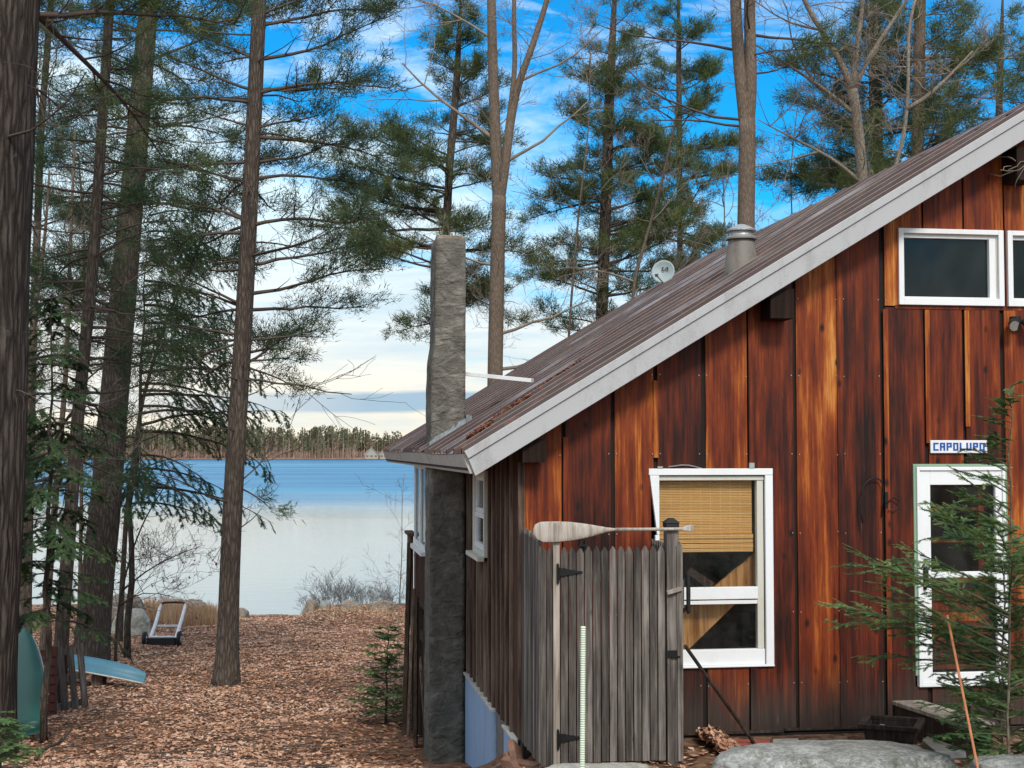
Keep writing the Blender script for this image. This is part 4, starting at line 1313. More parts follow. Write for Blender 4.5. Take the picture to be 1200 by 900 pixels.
# ---- rocks
def rock(name, label, c, dims, mat, seed, sub=6, rough=.20, rot=0, flat=0.0):
    import bmesh
    bm = bmesh.new(); bmesh.ops.create_icosphere(bm, subdivisions=sub, radius=1)
    for v in bm.verts:
        p = v.co.copy(); q = p * 1.1 + Vector((seed * 3.1, seed * 1.7, seed))
        n = mnoise.noise(q) * 1.0 + mnoise.noise(q * 2.3) * .5 + mnoise.noise(q * 5) * .22 + mnoise.noise(q * 11) * .14 + mnoise.noise(q * 24) * .07
        # facet-like flattening
        p = Vector([math.copysign(abs(x) ** .8, x) for x in p]) * (1 + n * rough)
        if flat and p.z > flat: p.z = flat + (p.z - flat) * .25
        v.co = Vector((p.x * dims[0], p.y * dims[1], p.z * dims[2]))
    me = bpy.data.meshes.new(name); bm.to_mesh(me); bm.free(); me.materials.append(mat)
    me.polygons.foreach_set('use_smooth', np.ones(len(me.polygons), bool))
    o = bpy.data.objects.new(name, me); COL.objects.link(o); o.location = c; o.rotation_euler = (0, 0, rot)
    return tag(o, label, 'rock')


def rk(px0, px1, pyt, Y, depth, name, label, mat, seed, under=.25, rot=0.0, flat=0):
    a = at(px0, pyt, Y); b = at(px1, pyt, Y); hw_ = (b[0] - a[0]) / 2
    gz_ = gz((a[0] + b[0]) / 2, Y); zt = a[2]
    hh = (zt - gz_ + under) / 2
    return rock(name, label, ((a[0] + b[0]) / 2, Y, zt - hh * 1.0), (hw_ * .98, depth, hh), mat, seed, rot=rot, flat=flat)


rk(836, 1132, 863, 10.55, .42, 'boulder', 'broad grey lichen-spotted granite boulder in front of the planter box', M['rock'], 4.0, .5, 0.0, .75)
rk(628, 768, 884, 10.55, .26, 'boulder', 'pale mossy boulder at the foot of the picket gate', M['rock_pale'], 7.3, .4, 0.05, .6)
rk(1140, 1262, 872, 9.9, .4, 'boulder', 'grey boulder below the young hemlock behind the orange stake', M['rock'], 12.1, .5, .1, .6)
rk(133, 176, 713, 37.0, .6, 'boulder', 'pale ochre-stained shore boulder beside the dock cart', M['rock_pale'], 2.2, .5)
rk(118, 172, 698, 40.0, .7, 'boulder', 'brown shore boulder behind the pale stained one', M['rock_brown'], 9.2, .5)
rk(214, 242, 700, 44.5, .5, 'boulder', 'dark flat shore rock in the dry grass right of the dock cart', M['rock_brown'], 5.5, .4)
rk(180, 216, 702, 45.0, .5, 'boulder', 'low dark shore rock behind the dock cart rails', M['rock_brown'], 15.5, .4)
rk(275, 291, 713, 45.2, .4, 'boulder', 'small dark shore rock just right of the bare straight pine', M['rock_brown'], 3.5, .4)
rk(374, 388, 703, 43.2, .35, 'boulder', 'small light grey rock under the shore shrubs', M['rock'], 6.5, .4)
rk(356, 374, 703, 43.2, .35, 'boulder', 'dark rock at the left end of the shore shrubs', M['rock_brown'], 8.5, .4)
rk(398, 426, 704, 43.2, .35, 'boulder', 'low brown rock in the middle of the shore shrubs', M['rock_brown'], 18.5, .4)
rk(432, 466, 704, 43.2, .35, 'boulder', 'long brown rock at the right end of the shore shrubs', M['rock_brown'], 28.5, .4)

# ---- planter box, step, paving
pb = hthing('planter_box', 'empty dark brown square wooden planter box beside the doorstep', 'planter', *(lambda p: (p @ UU, p @ VV))(at(1045, 845, 11.75) - CORN), 0.0, R(-30))
zt = at(1045, 845, 11.75)[2]; gz0 = -.05
def frustum(g, a0, a1, z0, z1, t0):
    for k in range(4):
        c, s_ = math.cos(k * math.pi / 2), math.sin(k * math.pi / 2)
        q = [(-a0, -a0, z0), (a0, -a0, z0), (a0 - t0, -a0 + t0, z0), (-a0 + t0, -a0 + t0, z0), (-a1, -a1, z1), (a1, -a1, z1), (a1 - t0, -a1 + t0, z1), (-a1 + t0, -a1 + t0, z1)]
        g.hexa([(x * c - y * s_, x * s_ + y * c, z) for x, y, z in q], .1 + .2 * k)
g = Geo(); frustum(g, .165, .205, gz0, zt - .035, .022); obj('sides', g, M['darkwood'], pb, bevel=.003)
g = Geo(); frustum(g, .245, .245, zt - .034, zt, .055); obj('rim', g, M['darkwood'], pb, bevel=.004)
g = Geo(); g.box(-.17, .17, -.17, .17, zt - .16, zt - .13); obj('soil', g, M['ground'], pb)
g = Geo(); g.hexa([(-.10, -.05, zt - .129), (-.03, -.09, zt - .129), (.0, -.04, zt - .129), (-.07, .0, zt - .129), (-.09, -.05, zt - .02), (-.04, -.08, zt - .04), (-.01, -.04, zt - .05), (-.06, -.01, zt - .03)]); tag(obj('stone', g, M['rock_pale'], loc=pb.location, rotz=TH - R(30)), 'small pale stone lying inside the empty planter box', 'stone')

a = at(1047, 821, 12.75); b = at(1113, 844, 11.9)
st = thing('doorstep', 'weathered plank doorstep running out from under the storm door', 'step', (a[0], a[1], 0), math.atan2(b[1] - a[1], b[0] - a[0]))
L_ = math.hypot(b[0] - a[0], b[1] - a[1]) + .25
for k in range(2):
    g = Geo(); g.box(0, L_, -.02 + k * .145, .12 + k * .145, a[2] - .035, a[2], .3 + .4 * k); obj('tread', g, M['post'], st, bevel=.004)
g = Geo(); g.box(0.02, L_ - .02, .0, .03, -.05, a[2] - .036); g.box(0.02, L_ - .02, .22, .25, -.05, a[2] - .036); obj('riser', g, M['darkwood'], st)
def slab(name, label, poly, z0, th, mat):
    g = Geo(); n = len(poly)
    c = np.mean(poly, 0)
    V = [(x - c[0], y - c[1], 0) for x, y in poly] + [((x - c[0]) * .96, (y - c[1]) * .96, th) for x, y in poly]
    g.poly(V, [list(range(n - 1, -1, -1)), list(range(n, 2 * n))] + [[i, (i + 1) % n, (i + 1) % n + n, i + n] for i in range(n)])
    return tag(obj(name, g, mat, loc=(c[0], c[1], z0), bevel=.006), label, 'paving')
def gp(px, py, z=0.0):
    d = ray(px, py); t_ = (z - EYE[2]) / d[2]; p = EYE + d * t_; return (p[0], p[1])
slab('flagstone', 'flat tan flagstone between planter box and young hemlock', [gp(1083, 868, .02), gp(1098, 883, .02), gp(1133, 881, .02), gp(1090, 862, .02)][::-1] if False else [gp(1098, 884, .02), gp(1133, 881, .02), gp(1088, 862, .02), gp(1080, 868, .02)], -.03, .06, M['flag'])
for (x0, x1, nm) in ((858, 880, 'worn red paving brick left of the leaning pole'), (882, 903, 'worn red paving brick touching the leaning pole foot')):
    slab('paving_brick', nm, [gp(x0 + 1, 873, .01), gp(x1, 872.5, .01), gp(x1 - .5, 866.5, .01), gp(x0, 867, .01)], -.04, .055, M['brick'])
slab('paving_slab', 'grey paving slab between the red bricks and the boulder', [gp(905, 872.5, .01), gp(938, 871.5, .01), gp(936, 865.5, .01), gp(905, 866.2, .01)], -.04, .055, M['flag'])

# leaf heap caught beside the gate
n = 1500; yl = rt.uniform(-.95, -.12, n); ul = .0 + wu(806) + np.abs(rt.normal(0, .12, n)) + rt.uniform(0, .1, n)
P = CORN[None] + ul[:, None] * UU + yl[:, None] * VV
hh = .17 * np.exp(-((ul - wu(812)) / .17) ** 2) * np.exp(-((yl + .55) / .45) ** 2)
P[:, 2] = -.03 + hh * rt.uniform(.3, 1, n) + .012
aa = rt.uniform(0, 6.28, n); ll = rt.uniform(.03, .075, n); tl = rt.normal(0, .5, n)
d1 = np.stack([np.cos(aa), np.sin(aa), tl], 1) * ll[:, None] / 2; d2 = np.stack([-np.sin(aa), np.cos(aa), rt.normal(0, .5, n)], 1) * ll[:, None] * .3
g = Geo(); V = np.stack([P - d1, P - d2, P + d1, P + d2], 1).reshape(-1, 3); g.add(V, np.arange(n * 4).reshape(-1, 4), rt.uniform(0, .75, n))
tag(obj('leaf_drift', g, M['leaf']), kind='stuff')

# split firewood at the corner of the side panel
fw = [(.02, -.62, -.06, 20), (.0, -.48, -.05, 35), (-.05, -.35, -.10, 15), (.01, -.52, .06, 60), (-.06, -.45, .05, 25), (-.10, -.58, -.09, 50), (-.03, -.40, .10, 10)]
for k, (u, v, z, r_) in enumerate(fw):
    g = Geo(); L_ = .20
    pl = [(-.05, -.04), (.055, -.045), (.02, .055), (-.035, .05)]
    g.hexa([(x, -L_, zz_) for x, zz_ in pl][0:2] + [(x, L_, zz_) for x, zz_ in pl][1::-1] + [(x, -L_, zz_) for x, zz_ in (pl[3], pl[2])] + [(x, L_, zz_) for x, zz_ in (pl[2], pl[3])], .1 + .13 * k)
    o = obj('firewood', g, M['firewood'], bevel=.004); o.location = H(u - .06, v + .10, z - .20); o.rotation_euler = (R(8 * (k - 3)), R(25 * (k % 3) - 20), TH + R(r_ - 20))
    tag(o, 'split brown firewood piece heaped at the foot of the picket side panel', 'firewood', 'split firewood heap by the fence')

# ---- small side deck posts, leaning planks beyond the chimney
dk = hthing('side_deck', 'dark timber deck frame with posts under the white porch windows', 'deck', -.2, 5.0, 0.0)
def dpost(name, u, v, z0, z1, w_, mat='darkwood'):
    g = Geo(); g.box(u - w_ / 2 + .2, u + w_ / 2 + .2, v - w_ / 2 - 5, v + w_ / 2 - 5, z0, z1); return obj(name, g, M[mat], dk, bevel=.003)
for (u, v) in ((-.36, 5.05), (-.37, 6.0), (-.37, 6.7), (-.02, 5.5)):
    dpost('post', u, v, gz(*(H(u, v)[:2])) - .2, .485, .10)
for z in (-.35, .15): 
    g = Geo(); g.box(-.18, -.15, .05, 1.8, z - .06, z + .06); obj('rail', g, M['darkwood'], dk)
g = Geo(); g.bar((-.17, .1, -1.0), (-.17, 1.6, .4), .03, .09); obj('brace', g, M['batten'], dk)
for k in range(5):
    g = Geo(); v = 7.0 + k * .16 - 5; g.box(-.21, -.18, v, v + .10, .1, 1.32, .2 * k); obj('baluster', g, M['batten'], dk)
g = Geo(); g.box(-.25, -.14, 1.95, 2.75, 1.321, 1.36); obj('handrail', g, M['batten'], dk)
for k, (x0, y0, x1, y1, Y, mt, lb) in enumerate(((480, 636, 474, 832, 18.4, 'darkwood', 'dark wide plank leaning steeply against the porch, leftmost of the leaning boards'), (485, 690, 478, 838, 18.0, 'batten', 'narrow grey plank leaning on the deck beside the dark wide one'), (488, 700, 487, 858, 17.2, 'darkwood', 'dark upright board propped under the porch windows, next to the chimney side'))):
    a = at(x0, y0, Y + .4); b = at(x1, y1, Y); b[2] = gz(b[0], b[1])
    g = Geo(); g.bar(b, a, .04 if k else .055, .12 if k != 1 else .06, .5, up=(0.05, 1, 0)); tag(obj('plank', g, M[mt], off=b, loc=b, bevel=.004), lb, 'plank')

# ---- hulls
def hull(L_, B_, Dp, transom=False, n=28, m=14, t_=.012, rocker=.06):
    """open hull, keel up: x along, z up; gunwale at z=0"""
    g = Geo(); V = []
    for layer in (0, 1):
        for i in range(n):
            s_ = i / (n - 1); q = s_ if transom else abs(2 * s_ - 1)
            b = B_ / 2 * (1 - q ** 2.4) ** .75 if not transom else B_ / 2 * (1 - (q * .97) ** 2.6) ** .8
            b = max(b, .012) - (t_ if layer else 0) * .8
            dp = Dp * (1 - .35 * q ** 4) - (t_ if layer else 0)
            for j in range(m):
                a = math.pi * j / (m - 1)
                y = -b * math.copysign(abs(math.cos(a)) ** .6, math.cos(a)); z = dp * abs(math.sin(a)) ** .55
                V.append(((s_ - .5) * L_, y, z - rocker * q * q))
    i = np.arange(n - 1)[:, None] * m; j = np.arange(m - 1)[None, :]
    F = np.stack([i + j, i + j + 1, i + m + j + 1, i + m + j], -1).reshape(-1, 4); K = n * m
    g.add(V, np.concatenate([F[:, ::-1], F + K]))
    e = []
    for i in range(n - 1):
        e += [[i * m, (i + 1) * m, K + (i + 1) * m, K + i * m], [K + i * m + m - 1, K + (i + 1) * m + m - 1, (i + 1) * m + m - 1, i * m + m - 1]]
    g.F.append((np.array(e), np.full(len(e), .5)))
    if transom: g.F.append((np.array([list(range(m))]), np.array([.5])))
    rail = []
    for i in range(n):
        v0 = V[i * m]; rail.append(v0)
    rail2 = [V[i * m + m - 1] for i in range(n)]
    return g, rail, rail2


def boat(name, label, L_, B_, Dp, hm, transom=False, keel=True):
    o = thing(name, label, 'boat')
    g, r1, r2 = hull(L_, B_, Dp, transom); obj('hull', g, M[hm], o, smooth=True)
    for r_ in (r1, r2):
        g = Geo(); g.tube(r_, .016, 6); obj('gunwale', g, M['gunwale'], o, smooth=True)
    return o


# teal boat: leaning, bottom towards us, wide flat stern on the ground
tb = boat('rowing_boat', 'teal green upturned boat leaning on its stern beside the huge left trunk', 2.6, .70, .22, 'teal', True)
pb_ = at(26, 864, 17.6); pt_ = at(30, 740, 19.4)
xa = Vector(pt_ - pb_); ln = xa.length; xa.normalize()
nz_ = Vector((.10, -1, .35)); nz_ = (nz_ - xa * nz_.dot(xa)).normalized(); ya = nz_.cross(xa)
tb.matrix_world = Matrix(((xa.x, ya.x, nz_.x, 0), (xa.y, ya.y, nz_.y, 0), (xa.z, ya.z, nz_.z, 0), (0, 0, 0, 1)))
tb.scale = (ln / 2.6,) * 3 if ln < 2.6 else (1, 1, 1)
tb.location = pb_ + np.array(xa) * ln * .5

# light blue canoe lying upturned on blocks behind the slender trunk
cb = boat('canoe', 'light blue upturned canoe resting on a block below the big furrowed pine', 2.9, .72, .27, 'skyblue')
ca = at(172, 797, 24.0); cc_ = at(40, 779, 24.8)
cb.location = ((ca[0] + cc_[0]) / 2 - .36, 24.4, (gz(-6.9, 24.4) + .25)); cb.rotation_euler = (R(-14), R(4.5), R(-14))
p = at(116, 795, 24.2); g = Geo(); g.box(-.10, .10, -.12, .12, 0, .22); tag(obj('support_block', g, M['batten'], loc=(p[0], p[1], gz(p[0], p[1]) - .03), bevel=.01), 'short grey wooden block propping up the light blue canoe', 'block')

# dark red slatted rack and a grey pallet leaning on the slender trunk
rc = thing('storage_rack', 'dark red slatted wooden rack behind the teal boat', 'rack', at(40, 812, 20.6))
z0 = gz(*at(40, 812, 20.6)[:2]) - at(40, 812, 20.6)[2]
for x in (-.34, .28):
    g = Geo(); g.box(x - .04, x + .04, -.04, .04, z0 - .05, z0 + .98); obj('post', g, M['redwood'], rc)
for k in range(7):
    g = Geo(); g.box(-.38, .32, -.065, -.041, z0 + .06 + k * .13, z0 + .155 + k * .13, rt.uniform(0, 1)); obj('slat', g, M['redwood'], rc)
p = at(75, 806, 21.0)
pa = thing('pallet', 'grey slatted pallet propped on edge behind the slender trunk', 'pallet', (p[0], p[1], gz(p[0], p[1])), R(62)); pa.rotation_euler = (R(-8), 0, R(62))
for k in range(5):
    g = Geo(); g.box(-.45 + k * .2, -.33 + k * .2, -.03, -.012, 0, .95, rt.uniform(0, 1)); obj('slat', g, M['fence'], pa)
for z in (.08, .47, .86):
    g = Geo(); g.box(-.46, .48, -.011, .06, z - .045, z + .045); obj('stringer', g, M['fence'], pa)

# dock cart
p = at(190, 751, 33.0); p[2] = gz(p[0], p[1])
dc_ = thing('dock_cart', 'two-wheeled boat cart with white side rails and black tyres on the leaves', 'cart', p, R(4)); dc_.scale = (.86, .86, .86)
for s_ in (-1, 1):
    x = s_ * .34
    g = Geo(); g.tube([(x, -.05, .16), (x, .1, .18), (x * 1.0, 1.0, .55), (x * 1.02, 1.55, .86), (x * .98, 1.70, .95)], [.045, .05, .05, .045, .03], 8); obj('side_rail', g, M['alu'], dc_, smooth=True)
    g = Geo(); lathe_ = []
    V = []; nn_ = 20
    prof = [(-.05, .10), (-.055, .17), (-.03, .205), (.03, .205), (.055, .17), (.05, .10)]
    for dx, r_ in prof:
        for a in np.linspace(0, 2 * math.pi, nn_, endpoint=False): V.append((s_ * .46 + dx, -.02 + r_ * math.cos(a), .20 + r_ * math.sin(a)))
    mm_ = len(prof); i = np.arange(mm_)[:, None] * nn_; i2 = ((np.arange(mm_) + 1) % mm_)[:, None] * nn_; j = np.arange(nn_)[None, :]; j2 = (j + 1) % nn_
    g.add(V, np.stack([i + j, i + j2, i2 + j2, i2 + j], -1).reshape(-1, 4)); wh = obj('wheel', g, M['black'], dc_, smooth=True)
    g = Geo(); g.tube([(s_ * .46 - .045, -.02, .20), (s_ * .46 + .045, -.02, .20)], .101, 16); obj('rim', g, M['alu'], wh)
g = Geo(); g.tube([(-.46, -.02, .2), (.46, -.02, .2)], .02, 8); obj('axle', g, M['black'], dc_)
g = Geo(); g.box(-.38, .38, -.13, .02, .05, .23); obj('front_board', g, M['black'], dc_, bevel=.01)
g = Geo(); g.tube([(-.34, -.08, .262), (.34, -.08, .262)], .03, 8); obj('cross_tube', g, M['alu'], dc_)
g = Geo(); g.tube([(-.333, 1.69, .955), (-.25, 1.78, .985), (0, 1.8, .99), (.25, 1.78, .985), (.333, 1.69, .955)], .03, 8); obj('handle_bar', g, M['darkwood'], dc_, smooth=True)
g = Geo(); g.box(-.33, .33, .80, .86, .42, .47); obj('cross_bar', g, M['alu'], dc_)

# fallen branch, lower left
a = at(42, 884, 15.6); b = at(84, 858, 17.2); a[2] = gz(a[0], a[1]) + .03; b[2] = gz(b[0], b[1]) + .22
g = Geo(); P = [a + (b - a) * q + np.array([0, 0, .03 * math.sin(q * 7)]) for q in np.linspace(0, 1, 8)]
g.tube(P, [.022, .02, .02, .018, .017, .015, .012, .008], 7); g.tube([P[4], P[4] + np.array([.1, .3, .2])], [.01, .004], 5)
tag(obj('fallen_branch', g, M['bark'], off=a, loc=a, smooth=True), 'dark fallen branch lying on the leaves at the lower left', 'branch')

# dry grass by the water
g = Geo(); V = []; n = 2600
cx_ = np.concatenate([rt.uniform(212, 256, n // 2 * 1), rt.uniform(175, 215, n // 4), rt.uniform(120, 180, n // 8), rt.uniform(352, 470, n // 8)])
yy_ = rt.uniform(40.5, 45.0, len(cx_)); xx_ = (cx_ - 600) / 1650 * yy_
zz_ = hz(xx_, yy_); hh = rt.uniform(.25, .62, len(cx_)) * (1 - .6 * (cx_ > 350)); B = np.stack([xx_, yy_, zz_ - .03], 1)
ln_ = np.stack([rt.normal(0, .16, len(cx_)), rt.normal(0, .1, len(cx_)), np.ones(len(cx_))], 1) * hh[:, None]
sd_ = np.stack([np.full(len(cx_), .014), rt.normal(0, .006, len(cx_)), np.zeros(len(cx_))], 1)
g.tris(np.stack([B - sd_, B + sd_, B + ln_], 1), rt.uniform(0, 1, len(cx_)))
tag(obj('dry_grass', g, M['drygrass']), kind='stuff')

# dry vine tangle under the rake at the right edge
rv = np.random.default_rng(31)
vz = wp(1192, 205, -.3); vb0 = H(vz[0] + .1, -.30, vz[1] + .1)
g = Geo()
for k in range(10):
    d_ = np.array([-1 + rv.normal(0, .4), rv.normal(0, .3), rv.normal(-.35, .5)]); P_ = [vb0 + rv.normal(0, .04, 3)]
    for q in range(6):
        d_ = d_ + rv.normal(0, .45, 3); d_ /= np.linalg.norm(d_); P_.append(P_[-1] + d_ * .05)
    g.tube(P_, .004, 4)
tag(obj('dry_vine', g, M['twig_pale'], off=vb0, loc=vb0, smooth=True), 'tangle of dry vine hanging under the bargeboard at the right edge', 'vine')

# twigs and small sticks lying on the leaves
rq = np.random.default_rng(41); g = Geo()
for k in range(420):
    y = 14 + 30 * rq.uniform() ** 1.2; x = rq.uniform(-.40 * y, min(.3, 1 - .15 * y)); a = rq.uniform(0, 6.28); L_ = rq.uniform(.12, .7)
    P_ = []
    for q in np.linspace(0, 1, 4):
        xx = x + math.cos(a) * L_ * q + rq.normal(0, .015); yy = y + math.sin(a) * L_ * q + rq.normal(0, .015); P_.append((xx, yy, gz(xx, yy) + .035))
    g.tube(P_, [rq.uniform(.004, .011), .007, .006, .003], 4, rq.uniform(0, 1))
tag(obj('ground_twigs', g, M['twig']), kind='stuff')

# ================================================================== TREES
def nrm(a): return a / (np.linalg.norm(a, axis=-1, keepdims=True) + 1e-12)


class Tufts:
    """needle tufts collected as points + directions"""
    def __init__(s): s.P = []; s.D = []

    def add(s, P, D): s.P.append(np.atleast_2d(P)); s.D.append(np.atleast_2d(D))

    def build(s, g, n, L, w, spread, rng, pos=.04):
        if not s.P: return
        P = np.concatenate(s.P); D = nrm(np.concatenate(s.D)); N = len(P)
        clump = np.repeat(rng.uniform(0, 1, N), n)
        P = np.repeat(P, n, 0) + rng.normal(0, pos, (N * n, 3)); D = nrm(np.repeat(D, n, 0) + spread * rng.normal(0, 1, (N * n, 3)))
        S = nrm(np.cross(D, rng.normal(0, 1, (N * n, 3)))) * (w / 2)
        T = P + D * (L * rng.uniform(.6, 1.25, (N * n, 1)))
        g.tris(np.stack([P - S, P + S, T], 1), np.clip(clump * .7 + rng.uniform(0, .3, N * n), 0, 1))


def curve(p, d, L, n, rng, up=0.0, wig=.12):
    """wandering polyline"""
    P = [np.array(p, float)]; d = np.array(d, float); st = L / n
    for k in range(n):
        d = d + rng.normal(0, wig, 3) + np.array([0, 0, up / n]); d /= np.linalg.norm(d); P.append(P[-1] + d * st)
    return np.array(P), d


def path_px(pts, Y, ground=True):
    P = [at(x, y, Y) for x, y in pts]
    if ground:
        b = P[0].copy(); b[2] = gz(b[0], b[1]) - .15
        if b[2] < P[0][2] - .02: P = [b] + P if P[0][2] - b[2] > .3 else [b] + P[1:]
        else: P[0][2] = b[2]
    return np.array(P)


def resample(P, step):
    P = np.asarray(P); s_ = np.concatenate([[0], np.cumsum(np.linalg.norm(np.diff(P, axis=0), axis=1))])
    n = max(2, int(s_[-1] / step) + 1); q = np.linspace(0, s_[-1], n)
    return np.stack([np.interp(q, s_, P[:, k]) for k in range(3)], 1), q / s_[-1], s_[-1]


def trunk_tube(g, P, r_of, rng, sides=14, step=.25, flare=1.5, wob=.05):
    Q, t_, L_ = resample(P, step)
    # smooth the path a little
    for _ in range(3): Q[1:-1] = (Q[:-2] + 2 * Q[1:-1] + Q[2:]) / 4
    r = np.array([r_of(q * L_) for q in t_])
    h = t_ * L_
    r = r * (1 + (flare - 1) * np.exp(-h / .42))
    ang = np.arange(sides) * 2 * math.pi / sides
    W = np.empty((len(Q), sides))
    sd = rng.uniform(0, 100)
    for i in range(len(Q)):
        for j in range(sides):
            W[i, j] = 1 + wob * mnoise.noise(Vector((math.cos(ang[j]) * 1.6 + sd, math.sin(ang[j]) * 1.6, h[i] * .5))) + wob * 1.6 * math.exp(-h[i] / .4) * math.cos(ang[j] * 5 + sd)
    g.tube(Q, r, sides, wob=W)
    return Q, h, r


def bare_branch(g, p, d, L, r, rng, depth, up=.25, wig=.16, ntw=3, minr=.0035):
    P, dd = curve(p, d, L, 5, rng, up, wig)
    rr = np.linspace(r, max(minr, r * .35), 6)
    g.tube(P, rr, 5 if r > .03 else (4 if r > .012 else 3), cap=False)
    if depth <= 0: return
    for k in range(ntw + (1 if rng.uniform() < .4 else 0)):
        t_ = rng.uniform(.3, 1.0); i = min(4, int(t_ * 5)); q = P[i] + (P[i + 1] - P[i]) * (t_ * 5 - i)
        base = nrm(P[i + 1] - P[i]); s_ = nrm(np.cross(base, rng.normal(0, 1, 3)))
        nd = nrm(base * rng.uniform(.5, 1) + s_ * rng.uniform(.45, .95))
        bare_branch(g, q, nd, L * rng.uniform(.38, .62), max(minr, np.interp(t_, [0, 1], [r, r * .35]) * .6), rng, depth - 1, up, wig, ntw, minr)


def pine_branch(g, tf, p, az, L, r, rng, rise=.1, droop=-.15, leaf0=.35, dens=1.0, sub=1.0, tuft_sp=.13):
    d = np.array([math.cos(az), math.sin(az), rise]); d /= np.linalg.norm(d)
    P, _ = curve(p, d, L, 8, rng, droop, .09)
    rr = np.linspace(r, .006, 9); g.tube(P, rr, 5 if r > .025 else 4, cap=False)
    S, t_, LL = resample(P, .10)
    ns = max(3, int(L * 4.2 * sub)); side = 1
    for k in range(ns):
        q = leaf0 * .6 + (1 - leaf0 * .6) * (k + rng.uniform(0, 1)) / ns
        if rng.uniform() > dens and q < .8: continue
        i = min(len(S) - 2, int(q * (len(S) - 1)))
        bd = nrm(S[i + 1] - S[i]); lat = nrm(np.cross(bd, (0, 0, 1))) * side; side = -side
        sd_ = nrm(bd * rng.uniform(.5, 1.0) + lat * rng.uniform(.5, 1.1) + np.array([0, 0, rng.normal(.12, .22)]))
        sl_ = L * rng.uniform(.16, .34) * (1.15 - .65 * q) + .12
        Q, _ = curve(S[i], sd_, sl_, 4, rng, .28, .14)
        g.tube(Q, np.linspace(max(.005, r * .35), .003, 5), 3, cap=False)
        if q < leaf0: continue
        T, tt, l2 = resample(Q, tuft_sp)
        m = tt > .3
        D = np.gradient(T, axis=0); D = nrm(D) + np.array([0, 0, .35])
        tf.add(T[m], D[m])
        # a short third order fork with a tuft head
        for _ in range(5):
            j = rng.integers(1, len(T)); e = nrm(D[j] + rng.normal(0, .55, 3)); tip = T[j] + e * rng.uniform(.10, .32)
            g.tube([T[j], tip], [.004, .003], 3, cap=False); tf.add(tip, e); tf.add((tip + T[j]) / 2, e)
    m = t_ > .72
    D = nrm(np.gradient(S, axis=0)) + np.array([0, 0, .3]); tf.add(S[m][::2], D[m][::2])


def finish(name, label, cat, base, gw_, gn, bark, needle, group=None, crown='crown', twig=None):
    o = thing(name, label, cat, base, 0, group)
    obj('trunk', gw_, M[bark], o, smooth=True, off=base)
    if gn is not None and gn.n: obj(crown, gn, M[needle], o, off=base)
    if twig is not None and twig.n: obj('branches', twig, M['twig'] if bark not in ('bark_pale', 'bark_mid') else M['twig_pale'], o, smooth=True, off=base)
    return o


def pine(name, label, pts, Y, r0, r1, seed, top=16.0, h0=3.0, hfull=None, Lmax=3.0, whorl=.62, per=4, dens=1.0, needle='pine', bark='bark', sides=16, dead=0, blade=(6, .15, .017), extra=(), prof=.75, azb=None, flare=1.5, rise=.12, droop=-.1, vis=13.5, wob=.05, sub=1.0, tuft_sp=.13, front=True):
    rng = np.random.default_rng(seed)
    P = path_px(pts, Y); base = P[0] + np.array([0, 0, .15])
    d = nrm(P[-1] - P[max(0, len(P) - 3)])
    if P[-1][2] < base[2] + top: P = np.concatenate([P, [P[-1] + d * ((base[2] + top - P[-1][2]) / max(.4, d[2]))]])
    tot = np.sum(np.linalg.norm(np.diff(P, axis=0), axis=1))
    g = Geo(); tf = Tufts(); tw = Geo(); gn = Geo()
    hv = vis - base[2]                     # height along the trunk where the frame ends
    rf_ = lambda h: np.interp(h, [0, hv, tot], [r0, r1, .03])
    Q, h, r = trunk_tube(g, P, rf_, rng, sides, .3, flare, wob)
    at_h = lambda x: np.array([np.interp(x, h, Q[:, k]) for k in range(3)])
    z = h0
    while z < tot - .3:
        inv = z > hv + 1.2
        n = per if not inv else 2
        f = (z - h0) / (tot - h0)
        for k in range(n):
            if rng.uniform() > .9: continue
            az = rng.uniform(0, 2 * math.pi)
            while not front and math.sin(az) < -.2: az = rng.uniform(0, 2 * math.pi)
            if azb is not None and rng.uniform() < .55: az = rng.normal(azb, .7)
            L_ = Lmax * (1 - f) ** prof * rng.uniform(.55, 1.12) * (1 if z > h0 + .8 else .75)
            rise_ = rise + .35 * f + rng.normal(0, .1)
            pine_branch(tw, tf, at_h(z + rng.uniform(-.15, .15)), az, L_, .012 + .011 * L_, rng, rise_, droop + rng.normal(0, .12), .32, dens, sub if not inv else .4, tuft_sp if not inv else .3)
        z += whorl * rng.uniform(.7, 1.35) * (1 if not inv else 2.2)
    # hand placed boughs: (height pixel y, azimuth deg, length, rise, droop)
    for (py, az, L_, rs, dr) in extra:
        zz = at(pts[0][0], py, Y)[2] - base[2]
        pine_branch(tw, tf, at_h(zz), R(az), L_, .012 + .011 * L_, rng, rs, dr, .35, 1.0, sub * 1.15, tuft_sp)
    for k in range(dead):
        zz = rng.uniform(.22 * h0 + 1.0, min(hv + 1, tot * .8)); az = rng.uniform(0, 6.283)
        L_ = rng.uniform(.5, 2.3)
        bare_branch(tw, at_h(zz), np.array([math.cos(az), math.sin(az), rng.uniform(-.25, .35)]), L_, .008 + .007 * L_, rng, 2 if L_ > 1 else 1, .1, .14, 3)
    tf.build(gn, blade[0] + 7, blade[1] * 1.0, blade[2] * .80, .6, rng, .07)
    return finish(name, label, 'tree', base, g, gn, bark, needle, twig=tw)


